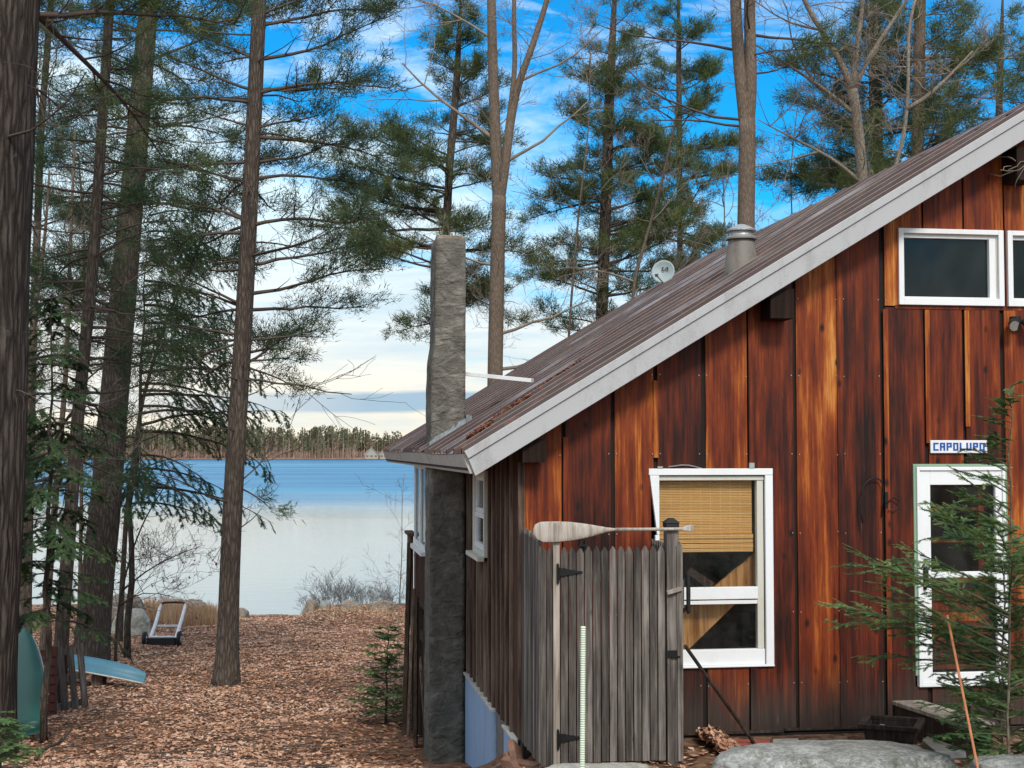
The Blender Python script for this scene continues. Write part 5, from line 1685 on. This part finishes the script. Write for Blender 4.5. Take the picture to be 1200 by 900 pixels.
def hardwood(name, label, trunks, Y, seed, bark='bark_pale', limbs=(), depth=4, rb=.05, spread=1.0, nrand=10, Lr=2.2, leaves=0, ground=True, h_lo=.35, minr=.004):
    """trunks: list of (pts, r0, r1); limbs: (trunk index, fraction, direction, length, r)"""
    rng = np.random.default_rng(seed)
    g = Geo(); tw = Geo(); base = None; paths = []
    for k, (pts, r0, r1, yo) in enumerate(trunks):
        P = path_px(pts, Y + yo, ground and k == 0)
        if base is None: base = P[0] + np.array([0, 0, .15])
        if k > 0:
            Pm = paths[0]; j = int(np.argmin(np.linalg.norm(Pm - P[0], axis=1))); P[0] = Pm[j]
        tot = np.sum(np.linalg.norm(np.diff(P, axis=0), axis=1))
        Q, h, r = trunk_tube(g, P, lambda x: np.interp(x, [0, tot], [r0, r1]), rng, 10 if r0 > .08 else 6, .3, 1.35 if k == 0 else 1.0, .04)
        paths.append(Q)
    for (k, f, d, L_, r_) in limbs:
        q = paths[k][int(f * (len(paths[k]) - 1))]
        bare_branch(tw, q, nrm(np.array(d, float)), L_, r_, rng, depth, .25, .13, 3, minr)
    for _ in range(nrand):
        k = rng.integers(0, len(paths)); Q = paths[k]; i = int(rng.uniform(h_lo if k == 0 else .05, .98) * (len(Q) - 1)); az = rng.uniform(0, 6.283)
        L_ = Lr * rng.uniform(.5, 1.1)
        bare_branch(tw, Q[i], nrm(np.array([math.cos(az), math.sin(az), rng.uniform(.0, .9)])), L_, rb * .35 * rng.uniform(.5, 1), rng, depth - 1, .25, .15, 3, minr)
    o = finish(name, label, 'tree', base, g, None, bark, None, twig=tw)
    if leaves:
        V = np.concatenate(tw.V); idx = rng.integers(0, len(V), leaves); P = V[idx]
        a = rng.uniform(0, 6.28, leaves); s_ = rng.uniform(.04, .075, leaves)
        d1 = np.stack([np.cos(a), np.sin(a), rng.normal(-.6, .4, leaves)], 1) * s_[:, None]; d2 = np.stack([-np.sin(a), np.cos(a), rng.normal(0, .3, leaves)], 1) * s_[:, None] * .4
        gl = Geo(); gl.add(np.stack([P, P + d1 * .5 + d2, P + d1, P + d1 * .5 - d2], 1).reshape(-1, 3), np.arange(leaves * 4).reshape(-1, 4), rng.uniform(0, .45, leaves))
        obj('dead_leaves', gl, M['leaf'], o, off=base)
    return o


# ---------------------------------------------------------------- hemlock sprays
class Sprays:
    def __init__(s): s.A = []; s.B = []; s.N = []

    def add(s, a, b, n): s.A.append(a); s.B.append(b); s.N.append(n)

    def build(s, g, per, nl, nw, rng):
        if not s.A: return
        A = np.array(s.A); B = np.array(s.B); N = np.array(s.N); m = len(A)
        D = B - A; L_ = np.linalg.norm(D, axis=1); T = nrm(D); S = nrm(np.cross(T, N)); N = np.cross(S, T)
        k = np.arange(per * 2); t_ = ((k // 2) + .5) / per; sg_ = np.where(k % 2, 1.0, -1.0)
        P = A[:, None] + D[:, None] * t_[None, :, None]
        sh = 1 - .55 * t_ ** 2
        dirs = T[:, None] * .55 + S[:, None] * sg_[None, :, None] + rng.normal(0, .14, (m, per * 2, 3)) + N[:, None] * rng.normal(0.05, .18, (m, per * 2, 1))
        dirs = nrm(dirs); ln_ = nl * sh[None, :, None] * rng.uniform(.75, 1.2, (m, per * 2, 1))
        sd_ = T[:, None] * nw / 2
        V = np.stack([P - sd_, P + sd_, P + dirs * ln_], 2).reshape(-1, 3)
        cl = np.repeat(rng.uniform(0, .75, m), per * 2) + .3 * np.tile(t_, m)
        g.tris(V, np.clip(cl + rng.uniform(-.1, .1, len(cl)), 0, 1))
        # pale tip
        e = nrm(D) * nl * .6
        g.tris(np.stack([B - S * nw * .6, B + S * nw * .6, B + e], 1), np.full(m, .95))


def spray_branch(gwd, sp, p, d, L_, r, rng, nsub, sub_l, droop=-.25, wig=.05, twl=.10, start=.15, sparse=0.0, hang=0.0):
    P, _ = curve(p, d, L_, 10, rng, droop, wig)
    gwd.tube(P, np.linspace(r, .0022, 11), 4, cap=False)
    side = 1
    for k in range(nsub):
        q = start + (1 - start) * (k + rng.uniform(0, 1)) / nsub
        if rng.uniform() < sparse: continue
        x = q * 10; i = min(9, int(x)); o = P[i] + (P[i + 1] - P[i]) * (x - i)
        t_ = nrm(P[i + 1] - P[i]); lat = nrm(np.cross(t_, (0, 0, 1))) * side; side = -side
        nr = nrm(np.cross(lat, t_) * side * -1 + rng.normal(0, .15, 3)); nr = nr if nr[2] > 0 else -nr
        sd_ = nrm(t_ * rng.uniform(.6, 1.0) + lat * rng.uniform(.6, 1.0) + np.array([0, 0, rng.normal(-.05 - hang, .12)]))
        sl_ = sub_l * (1.1 - .75 * q) * rng.uniform(.65, 1.2) + twl * .4
        Q, _ = curve(o, sd_, sl_, 4, rng, droop * .5 - hang, .07)
        gwd.tube(Q, np.linspace(max(.0022, r * .3), .0014, 5), 3, cap=False)
        for j in range(4): sp.add(Q[j], Q[j + 1], nr)
        nt_ = max(1, int(sl_ / twl * 2)); s2 = 1
        for m in range(nt_):
            y = (.2 + .8 * (m + rng.uniform(0, .8)) / nt_) * 4; i2 = min(3, int(y)); o2 = Q[i2] + (Q[i2 + 1] - Q[i2]) * (y - i2)
            t2 = nrm(Q[i2 + 1] - Q[i2]); l2 = nrm(np.cross(t2, nr)) * s2; s2 = -s2
            e = o2 + nrm(t2 * .8 + l2 * rng.uniform(.6, 1.0) + rng.normal(0, .10, 3)) * twl * rng.uniform(.55, 1.15) * (1.15 - .5 * y / 4)
            sp.add(o2, e, nr)
    for j in range(6, 10): sp.add(P[j], P[j + 1], np.array([0, 0, 1.0]))


def hemlock(name, label, base, top, r, seed, nb, Lfn, rise, scale=1.0, per=12, needle='hemlock', bark='bark', droop=-.3, azs=None, zr=(.1, 1.0), dens=20, twl=.10, cat='tree', sparse=0.0, hang=0.0, crown='crown'):
    """base, top: world points"""
    rng = np.random.default_rng(seed)
    base = np.array(base, float); top = np.array(top, float)
    n = 12; P = np.array([base + (top - base) * k / n + rng.normal(0, .012 * np.linalg.norm(top - base) / 3, 3) * (0 < k < n) for k in range(n + 1)])
    g = Geo(); gwd = Geo(); gn = Geo(); sp = Sprays()
    g.tube(P, np.linspace(r, .004, n + 1), 8)
    for k in range(nb):
        f = zr[0] + (zr[1] - zr[0]) * (k + rng.uniform(0, 1)) / nb
        x = min(f, .999) * n; i = int(x); q = P[i] + (P[i + 1] - P[i]) * (x - i)
        az = azs(rng, k) if azs else k * 2.39996 + rng.uniform(-.4, .4)
        L_ = Lfn(f) * rng.uniform(.7, 1.12)
        d = nrm(np.array([math.cos(az), math.sin(az), (rise(f) if callable(rise) else rise) + rng.normal(0, .12)]))
        spray_branch(gwd, sp, q, d, L_, .004 + .006 * L_ * scale ** .5, rng, max(4, int(dens * L_)), .30 * L_ ** .7, droop, .05, twl, .12, sparse, hang)
    sp.build(gn, per, .022 * scale, (.0070 if scale > 1.1 else .0060) * scale, rng)
    o = thing(name, label, cat, base)
    obj('trunk', g, M[bark], o, smooth=True, off=base)
    obj('branches', gwd, M['twig_green' if needle == 'hemlock_front' else 'twig'], o, smooth=True, off=base)
    obj(crown, gn, M[needle], o, off=base)
    return o


# ---------------------------------------------------------------- the individual trees
# big left trio
pine('pine_tree', 'huge dark furrowed pine trunk cut by the left edge', [(-33, 892), (-19, 640), (-7, 300), (4, 0)], 16.2, .425, .40, 101, top=19, h0=8.0, Lmax=4.0, per=3, bark='bark_old', sides=28, dead=22, front=False, flare=1.18, wob=.07)
pine('pine_tree', 'thick furrowed pine with flared base, above the light blue canoe', [(105, 778), (112, 700), (123, 600), (135, 450), (148, 300), (162, 150), (175, 0)], 28.0, .345, .165, 102, top=19, h0=7.2, Lmax=3.1, per=3, bark='bark', sides=26, dead=34, front=False, flare=1.25, needle='pine_dark', wob=.06, dens=.9)
pine('pine_tree', 'tall straight pine standing alone in the leafy yard', [(265, 803), (268, 700), (272, 600), (281, 450), (290, 300), (298, 130), (304, 0)], 25.0, .19, .115, 103, top=17, h0=5.9, Lmax=2.6, per=4, bark='bark', sides=20, dead=24, front=False, flare=1.55, needle='pine_dark', dens=.85, extra=((335, -8, 2.5, .05, -.2), (300, 5, 2.3, .1, -.2), (255, -15, 2.6, .1, -.1), (200, 10, 2.2, .1, -.1), (150, 0, 2.6, .1, -.1), (100, -10, 2.7, .15, -.1), (60, 10, 2.5, .2, 0), (20, 0, 2.4, .2, 0), (180, 178, 2.2, .05, -.2), (110, 185, 2.4, .1, -.1), (420, 10, 1.2, -.1, -.5), (560, 0, 0.8, -.2, -.5), (390, 185, 1.5, -.1, -.4)))
# pines farther off
pine('pine_tree', 'green pine rising right behind the stone chimney', [(521, 640), (522, 280), (528, 180), (535, 100), (540, 0)], 40.0, .17, .10, 104, top=18, h0=9.0, Lmax=3.4, per=5, whorl=.55, sides=10, needle='pine', extra=((285, 178, 3.6, .12, -.05), (262, 190, 3.9, .12, 0), (240, 172, 3.3, .1, .05), (280, 160, 2.8, .0, -.1), (215, 185, 3.4, .15, .0), (265, 5, 1.6, .1, 0), (185, 180, 3.2, .15, .0), (160, 10, 1.8, .2, .0)), blade=(6, .17, .022), tuft_sp=.15)
pine('pine_tree', 'broad pine with feathery boughs behind the middle of the roof', [(703, 600), (705, 370), (710, 240), (714, 120), (720, 0)], 42.0, .22, .15, 105, top=20, h0=8.6, Lmax=3.3, per=5, whorl=.6, sides=12, needle='pine', extra=((270, 10, 3.1, .1, -.05), (230, 175, 2.6, .1, -.05), (310, 0, 2.7, -.05, -.1), (300, 180, 2.3, .0, -.1)), blade=(6, .17, .022), tuft_sp=.15)
pine('pine_tree', 'dense dark pine between the pale forked hardwood and the roof peak', [(1027, 520), (1027, 205), (1026, 100), (1024, 0)], 36.0, .20, .17, 106, top=18, h0=8.0, Lmax=3.1, per=6, whorl=.6, sides=12, needle='pine_dark', extra=((215, 183, 2.7, .05, -.1), (195, 176, 2.9, .1, -.1), (140, 180, 2.6, .1, 0), (90, 184, 2.9, .1, 0)), blade=(6, .16, .02), tuft_sp=.15)
pine('pine_tree', 'brown trunked pine rising highest on the right above the roof', [(1074, 520), (1075, 190), (1077, 80), (1078, 0)], 33.0, .17, .14, 107, top=18, h0=8.0, Lmax=3.1, per=6, whorl=.65, sides=12, needle='pine', bark='bark_mid', dead=8, extra=((150, 0, 3.0, .05, 0), (110, 5, 2.8, .1, 0), (60, -5, 3.0, .1, 0)), blade=(6, .16, .02), tuft_sp=.15)
tt_ = hardwood('pine_tree', 'twin-stemmed straight pine standing right over the metal flue', [([(873, 520), (874, 260), (875.5, 200), (875.5, 140)], .215, .178, 0), ([(875, 150), (872, 125), (868, 95), (864, 50), (862, 0), (859, -60), (858, -200)], .150, .08, 0), ([(876, 150), (878.5, 125), (880, 90), (879, 50), (878, 0), (879, -60), (880, -220)], .150, .075, 0)], 30.0, 108, 'bark_mid', nrand=6, Lr=1.4, h_lo=.75, depth=3)
# its two upper stems, with boughs, belong to the same tree
rng8 = np.random.default_rng(8)
g = Geo(); tw = Geo(); tf = Tufts(); gn = Geo()
for pts, sd_ in (([(873, 118), (866, 70), (862, 30), (861, 0), (859, -60), (858, -200)], 1), ([(879, 118), (879, 60), (878, 20), (878, 0), (879, -60), (880, -220)], 2)):
    P = np.array([at(x, y, 30.0) for x, y in pts]); Q, _q, _l = resample(P, .3)
    for k in range(9):
        i = rng8.integers(2, len(Q)); pine_branch(tw, tf, Q[i], rng8.uniform(0, 6.28), rng8.uniform(1.2, 2.6), .025, rng8, .2, -.1, .45, .8, .8, .16)
for (px_, py_, az, L_) in ((868, 140, 182, 2.8), (868, 60, 170, 3.0), (876, 40, 10, 2.6), (872, 148, 190, 2.0)):
    bare_branch(tw, at(px_, py_, 30.0), np.array([math.cos(R(az)), math.sin(R(az)), .12]), L_, .035, rng8, 3, .2, .12, 3)
tf.build(gn, 13, .17, .018, .6, rng8, .07)
bo = np.array(tt_.location); obj('boughs', tw, M['twig'], tt_, smooth=True, off=bo); obj('crown', gn, M['pine'], tt_, off=bo)

# filler pines whose boughs hang into the top of the picture
pine('pine_tree', 'pine with mossy green boughs at the top, between the two forked trees', [(800, 560), (797, 330), (795, 0)], 46.0, .11, .09, 109, top=21, h0=11.0, Lmax=3.3, per=5, whorl=.7, sides=8, needle='pine', blade=(6, .18, .024), tuft_sp=.16, vis=15.5)
pine('pine_tree', 'thin pine with sparse crown in the far left thicket', [(30, 790), (38, 420), (48, 150), (60, 0)], 34.0, .12, .08, 111, top=16, h0=6.2, Lmax=2.6, per=4, whorl=.7, sides=8, needle='pine_dark', blade=(5, .15, .018), dens=.8, dead=10)
pine('pine_tree', 'feathery pine hidden behind the trunk of the thick furrowed pine', [(116, 735), (146, 300), (171, 0)], 44.0, .10, .08, 112, top=17, h0=7.6, Lmax=3.2, per=3, whorl=.75, sides=8, needle='pine_dark', blade=(6, .16, .02), dens=.7, front=False, dead=14, tuft_sp=.16)
pine('pine_tree', 'slim pine at the right picture edge over the bargeboard', [(1168, 520), (1170, 150), (1175, 0)], 40.0, .12, .1, 113, top=18, h0=8.6, Lmax=3.1, per=6, whorl=.7, sides=8, needle='pine', blade=(6, .17, .022), dens=.8, tuft_sp=.16)

# slender trunk with the pallet
pine('pine_tree', 'slender crooked hemlock trunk with a pallet against it, left of the canoe', [(67, 829), (74, 720), (83, 600), (90, 500), (97, 433), (106, 340), (110, 300), (116, 200), (122, 110)], 21.5, .115, .06, 114, top=11, h0=3.6, Lmax=1.7, per=4, whorl=.4, sides=10, needle='hemlock', bark='bark', dead=14, blade=(5, .09, .014), front=False, rise=0, droop=-.5, dens=.75, prof=.5, tuft_sp=.1)

# hardwoods
U3 = lambda *a: a
hardwood('forked_tree', 'grey-brown double-stemmed hardwood rising behind the roof beside the chimney', [([(580, 640), (580, 440), (583, 300), (585, 230)], .235, .185, 0), ([(583, 240), (580, 150), (577, 60), (575, -40), (574, -150)], .165, .085, 0), ([(588, 240), (592, 195), (597, 150), (606, 100), (622, 60), (640, 5), (655, -60)], .135, .055, 0), ([(600, 140), (604, 80), (602, 20), (604, -60)], .085, .05, 0)], 37.0, 201, 'bark_mid',
         limbs=((0, .62, (1, .1, .15), 2.9, .055), (0, .70, (1, -.2, .2), 2.6, .05), (0, .85, (-1, 0, .35), 2.2, .04), (1, .2, (-1, .1, .9), 3.6, .06), (2, .2, (1, .1, .35), 3.0, .05), (2, .5, (1, 0, .5), 2.8, .04), (1, .5, (-1, 0, .5), 3.0, .04)), nrand=30, Lr=1.9, h_lo=.6)
hardwood('forked_tree', 'pale spreading hardwood with many crooked limbs left of the dark pine', [([(1014, 520), (1012, 220), (1006, 150), (999, 105)], .14, .115, 0), ([(998, 110), (985, 70), (962, 35), (940, 0), (925, -50)], .085, .035, 0), ([(1000, 108), (1003, 60), (1010, 20), (1014, -40)], .075, .035, 0), ([(1003, 85), (1025, 55), (1050, 20), (1075, -20)], .06, .03, 0), ([(1004, 140), (985, 118), (945, 90), (912, 68), (885, 53)], .06, .012, 0), ([(1010, 215), (985, 190), (950, 172), (915, 155), (888, 140)], .052, .010, 0)], 31.0, 202, 'bark_pale', limbs=((4, .5, (-.6, 0, .7), 1.8, .03), (5, .5, (-.9, 0, -.2), 1.6, .025), (1, .5, (-1, 0, .1), 1.8, .03)), nrand=40, Lr=1.6, h_lo=.7)
hardwood('birch_tree', 'pale leaning sapling crossing in front of the dark pine', [([(1038, 520), (1042, 215), (1055, 180), (1062, 150), (1063, 120), (1066, 80), (1062, 40), (1075, -10)], .075, .03, 0), ([(1062, 130), (1085, 118), (1110, 92), (1140, 60)], .05, .02, 0)], 28.0, 203, 'bark_pale', nrand=22, Lr=1.4, h_lo=.6)
hardwood('bare_tree', 'thin bare brown tree in front of the broad pine, near the dish', [([(735, 600), (742, 330), (760, 270), (775, 215), (790, 150), (800, 90)], .075, .02, 0)], 34.0, 204, 'bark_mid', limbs=((0, .6, (1, 0, .6), 2.2, .03), (0, .65, (-1, 0, .5), 2.0, .03), (0, .75, (.8, 0, .8), 1.8, .02)), nrand=14, Lr=1.6, h_lo=.45)
hardwood('bare_tree', 'thin bare sapling left of the broad pine with drooping twigs', [([(655, 600), (668, 370), (678, 250), (690, 150), (692, 60)], .06, .015, 0)], 39.0, 205, 'bark_mid', nrand=18, Lr=1.9, h_lo=.45)
hardwood('bare_tree', 'fine twiggy bare tree showing between the dish and the flue', [([(838, 560), (842, 330), (850, 260), (846, 190)], .05, .012, 0)], 38.0, 206, 'bark_mid', limbs=((0, .7, (-.7, 0, .6), 2.0, .02), (0, .75, (.8, 0, .7), 2.0, .02)), nrand=14, Lr=1.7, h_lo=.5)
hardwood('bare_tree', 'fine twiggy bare tree right of the twin-stemmed pine', [([(925, 560), (930, 300), (926, 200), (935, 120)], .045, .012, 0)], 40.0, 207, 'bark_mid', nrand=16, Lr=1.9, h_lo=.5)
for k, (pts, Y, r0, lb) in enumerate((
    ([(48, 800), (62, 620), (78, 430), (82, 300), (88, 150)], 27.0, .085, 'thin grey sapling left of the slender crooked hemlock trunk'),
    ([(20, 800), (30, 560), (38, 380), (52, 290), (58, 200)], 26.0, .11, 'thin forked sapling just right of the huge left trunk'),
    ([(92, 770), (96, 560), (94, 430), (100, 300), (92, 180)], 31.0, .05, 'very thin sapling between the slender trunk and the thick furrowed pine'),
    ([(140, 745), (148, 600), (166, 470), (196, 370), (238, 280), (262, 220)], 34.0, .075, 'thin leaning tree slanting right from behind the thick furrowed pine'))):
    hardwood('sapling', lb, [(pts, r0, .02, 0)], Y, 220 + k, 'bark_mid' if k != 3 else 'bark', nrand=18, Lr=1.5, h_lo=.3)
hardwood('sapling', 'low bare shrub with a few brown leaves over the water beside the thick pine', [([(136, 720), (150, 660), (165, 615), (182, 585), (200, 560)], .03, .01, 0), ([(140, 700), (170, 668), (205, 650), (235, 640)], .02, .006, 0), ([(138, 705), (150, 690), (175, 690), (205, 700)], .015, .005, 0)], 29.0, 230, 'bark', nrand=24, Lr=1.3, h_lo=.1, leaves=160, rb=.028, minr=.003)
hardwood('sapling', 'spindly leafless sapling standing by the dark leaning plank', [([(466, 760), (468, 700), (472, 640), (470, 590), (474, 555)], .016, .005, 0)], 30.0, 231, 'bark_pale', nrand=18, Lr=.8, h_lo=.2, depth=3, minr=.0025, rb=.013)

# hemlock boughs hanging beside the thick pine (a leaning hemlock behind it)
def az_side(c, s_): return lambda rng, k: rng.normal(c, s_)
p = at(150, 715, 30.0); p[2] = gz(p[0], p[1])
hemlock('hemlock_tree', 'drooping hemlock with long boughs reaching right of the thick furrowed pine', p, at(175, 250, 31.0), .08, 301, 36, lambda f: 3.4 - 1.4 * abs(f - .55) * 2, .12, 3.0, 8, 'hemlock', 'bark', -.75, lambda rng, k: rng.normal(-.1, .55) if rng.uniform() < .8 else rng.uniform(0, 3.14), (.32, 1.0), 8, .22, sparse=.2, hang=.3)
p = at(52, 812, 17.5); p[2] = gz(p[0], p[1])
hemlock('hemlock_tree', 'dark shaggy young hemlock in front of the slender trunk at left', p, at(62, 330, 17.3), .05, 302, 58, lambda f: .95 if f < .62 else .95 - 1.6 * (f - .62), .02, 2.0, 10, 'hemlock', 'bark', -.55, None, (.27, 1.0), 16, .15, sparse=.15, hang=.12)
p = at(-6, 900, 12.6); p[2] = gz(p[0], p[1])
hemlock('hemlock_tree', 'small pale green hemlock seedling in the lower left corner', p + np.array([.05, 0, 0]), p + np.array([.02, .05, .55]), .015, 303, 26, lambda f: .40 * (1 - f) + .12, .15, 1.2, 12, 'hemlock_front', 'bark', -.2, None, (.05, 1.0), 22, .09)
p = at(452, 832, 19.5); p[2] = gz(p[0], p[1])
hemlock('hemlock_tree', 'knee-high young hemlock growing beside the leaning planks', p, at(455, 733, 19.5), .02, 304, 40, lambda f: .46 * (1 - f) ** .8 + .10, .25, 1.7, 9, 'hemlock_front', 'bark', -.2, None, (.06, 1.0), 18, .11)

# the young hemlock in front of the storm door
def az_front(rng, k):
    return rng.normal(math.pi, .55) if rng.uniform() < .62 else rng.uniform(0, 6.283)
p = at(1182, 905, 10.3); p[2] = gz(p[0], p[1]) - .05
o = hemlock('hemlock_tree', 'bushy young hemlock with soft green sprays in front of the storm door', p, at(1184, 452, 10.0), .013, 305, 54, lambda f: np.interp(f, [0, .15, .30, .42, .55, .75, 1], [.40, .60, 1.42, 1.25, .74, .33, .10]), lambda f: .12 + .36 * min(1, f / .35), 1.0, 18, 'hemlock_front', 'bark_mid', -.18, az_front, (.03, 1.0), 19, .10)
p = at(1172, 905, 10.6); p[2] = gz(p[0], p[1]) - .05
hemlock('hemlock_tree', 'smaller hemlock tucked under the bushy one behind the orange stake', p, at(1178, 660, 10.6), .012, 306, 58, lambda f: .48 * (1 - f) ** .6 + .12, .30, 1.0, 18, 'hemlock_front', 'bark_mid', -.18, None, (.08, 1.0), 26, .09)

# ---------------------------------------------------------------- shore shrubs
rs_ = np.random.default_rng(77)
for k, (px_, ht, lb) in enumerate(((368, 46, 'leafless shore shrub at the left end of the bank shrubs'), (384, 80, 'tallest spiky leafless shrub on the bank, rising over the grey rock'), (402, 55, 'leafless shore shrub right of the tallest spiky one'), (420, 58, 'dense twiggy shore shrub in the middle of the bank'), (438, 50, 'leafless shore shrub left of the spindly sapling'), (456, 46, 'leafless shore shrub nearest the leaning planks'), (200, 40, 'low twiggy shore shrub behind the dock cart'), (240, 34, 'low twiggy shrub in the dry grass by the lone straight pine'))):
    Y = 45.2 + rs_.uniform(-.4, .4); b = at(px_, 707, Y); b[2] = gz(b[0], b[1]) - .05
    g = Geo(); hm_ = .48 * ht * Y / 1650
    for j in range(22):
        d = nrm(np.array([rs_.normal(0, .32), rs_.normal(0, .3), 1.0])); q = b + np.array([rs_.normal(0, .16), rs_.normal(0, .16), 0])
        bare_branch(g, q, d, hm_ * rs_.uniform(.5, 1.05), .010, rs_, 2, .15, .12, 3, .0045)
    o = tag(obj('shore_shrub', g, M['twig_shore'], off=b, loc=b), lb, 'shrub')

# ---------------------------------------------------------------- far shore wood and cottages
g = Geo(); gt = Geo(); rf_ = np.random.default_rng(9)
def far_tree(x, y, z, h, kind):
    if kind == 0:      # pine: layered ragged crown
        n = 46; f = rf_.uniform(.25, 1, n) ** .8; rad = h * .20 * (1.08 - f) ** .7
        a = rf_.uniform(0, 6.28, n); P = np.stack([x + rad * np.cos(a) * .6, y + rad * np.sin(a) * .6, z + h * f], 1)
        D = np.stack([np.cos(a), np.sin(a), rf_.normal(.1, .4, n)], 1) * (rad * .6 + .5)[:, None]; S = np.stack([-np.sin(a) * .5, np.cos(a) * .5, rf_.normal(.7, .3, n)], 1) * (h * .045)
        g.tris(np.stack([P - S, P + S, P + D], 1), rf_.uniform(.1, .9) * .5 + rf_.uniform(0, .5, n))
        gt.tube([(x, y, z), (x, y, z + h * .95)], [.25, .05], 3, .5, cap=False)
    else:
        r_ = rf_.uniform(0, 1)
        gt.tube([(x, y, z), (x + rf_.normal(0, .5), y, z + h * .55), (x + rf_.normal(0, .8), y, z + h)], [.24, .16, .03], 3, r_, cap=False)
        for _ in range(9):
            f = rf_.uniform(.3, .95); a = rf_.uniform(0, 6.28); L_ = h * .2 * (1.2 - f)
            gt.tube([(x, y, z + h * f), (x + math.cos(a) * L_, y + math.sin(a) * L_, z + h * f + L_ * 1.1)], [.12, .04], 3, r_, cap=False)
xs = rf_.uniform(-330, 160, 2300)
for x in xs:
    dpt = rf_.uniform(0, 1); y = 762 + 60 * dpt; z = 2.49 - np.interp(y, PY, PD)
    kind = 0 if rf_.uniform() < (.25 + .75 * dpt) else 1
    h = rf_.uniform(10, 17.5) + (1.5 * math.sin(x * .03) + 1.2 * math.sin(x * .11))
    if kind: h *= .72
    if abs(x - (-76)) < 9 and dpt < .5 or abs(x + 66) < 5 and dpt < .4: continue
    far_tree(x, y, z, h * (.75 if dpt < .15 else 1), kind)
M['far_green'] = m_needle('far_conifers', (0.085, 0.090, 0.055), (0.155, 0.155, 0.085), (0.235, 0.215, 0.125), .3)  # far wood colours are paled to carry aerial haze
M['far_twig'] = m_plain('far_bare_trunks', (0.32, 0.225, 0.175), .95, 0, .3, .2)
o = thing('far_wood', None, None); del_ = None
bpy.data.objects.remove(o)
fw_ = tag(obj('far_wood_crowns', g, M['far_green']), kind='stuff'); fw2 = tag(obj('far_wood_trunks', gt, M['far_twig']), kind='stuff')
g = Geo(); V, F = grid(np.arange(-330, 170, 6.0), np.array([757.5, 759, 762, 775, 800, 830]), lambda X, Y: 2.49 - np.interp(Y, PY, PD) + .12 + .5 * np.abs(np.sin(X * .21) * np.sin(X * .057)) * (Y > 758) * (Y < 780)); g.add(V, F)
tag(obj('far_shore', g, m_plain('far_bank', (0.25, 0.15, 0.105), .95, 0, .3, .15), smooth=True), kind='structure')
for (px_, w_, h_, dd_, lb) in ((435, 8.5, 3.2, 7, 'pale gabled cottage on the far shore left of the roof eave'), (451, 7, 3.0, 6, 'smaller tan cottage on the far shore touching the roof eave')):
    w_ *= .8; h_ *= .8; p = at(px_, 538, 764.0); zb = 2.49 - np.interp(764, PY, PD)
    ct = thing('far_cottage', lb, 'house', (p[0], p[1], zb), R(8))
    mm = M['flag']
    g = Geo(); g.prism_v([(-w_ / 2, 0), (w_ / 2, 0), (w_ / 2, h_), (0, h_ + 3.4), (-w_ / 2, h_)], -dd_ / 2, dd_ / 2); obj('wall', g, mm, ct)
    g = Geo()
    for s_ in (-1, 1):
        g2 = [(s_ * (w_ / 2 + .5), h_ - .35), (0, h_ + 3.45), (0, h_ + 3.8), (s_ * (w_ / 2 + .6), h_ - .05)]
        g.prism_v(g2 if s_ > 0 else g2[::-1], -dd_ / 2 - .4, dd_ / 2 + .4)
    obj('roof', g, M['flag'], ct)
    for k in range(3):
        g = Geo(); x = -w_ / 2 + (k + .5) * w_ / 3; g.box(x - .6, x + .6, -dd_ / 2 - .05, -dd_ / 2 - .001, 1.2, 2.2); obj('window', g, M['ply'], ct)

print('faces', sum(len(o.data.polygons) for o in bpy.data.objects if o.type == 'MESH'))
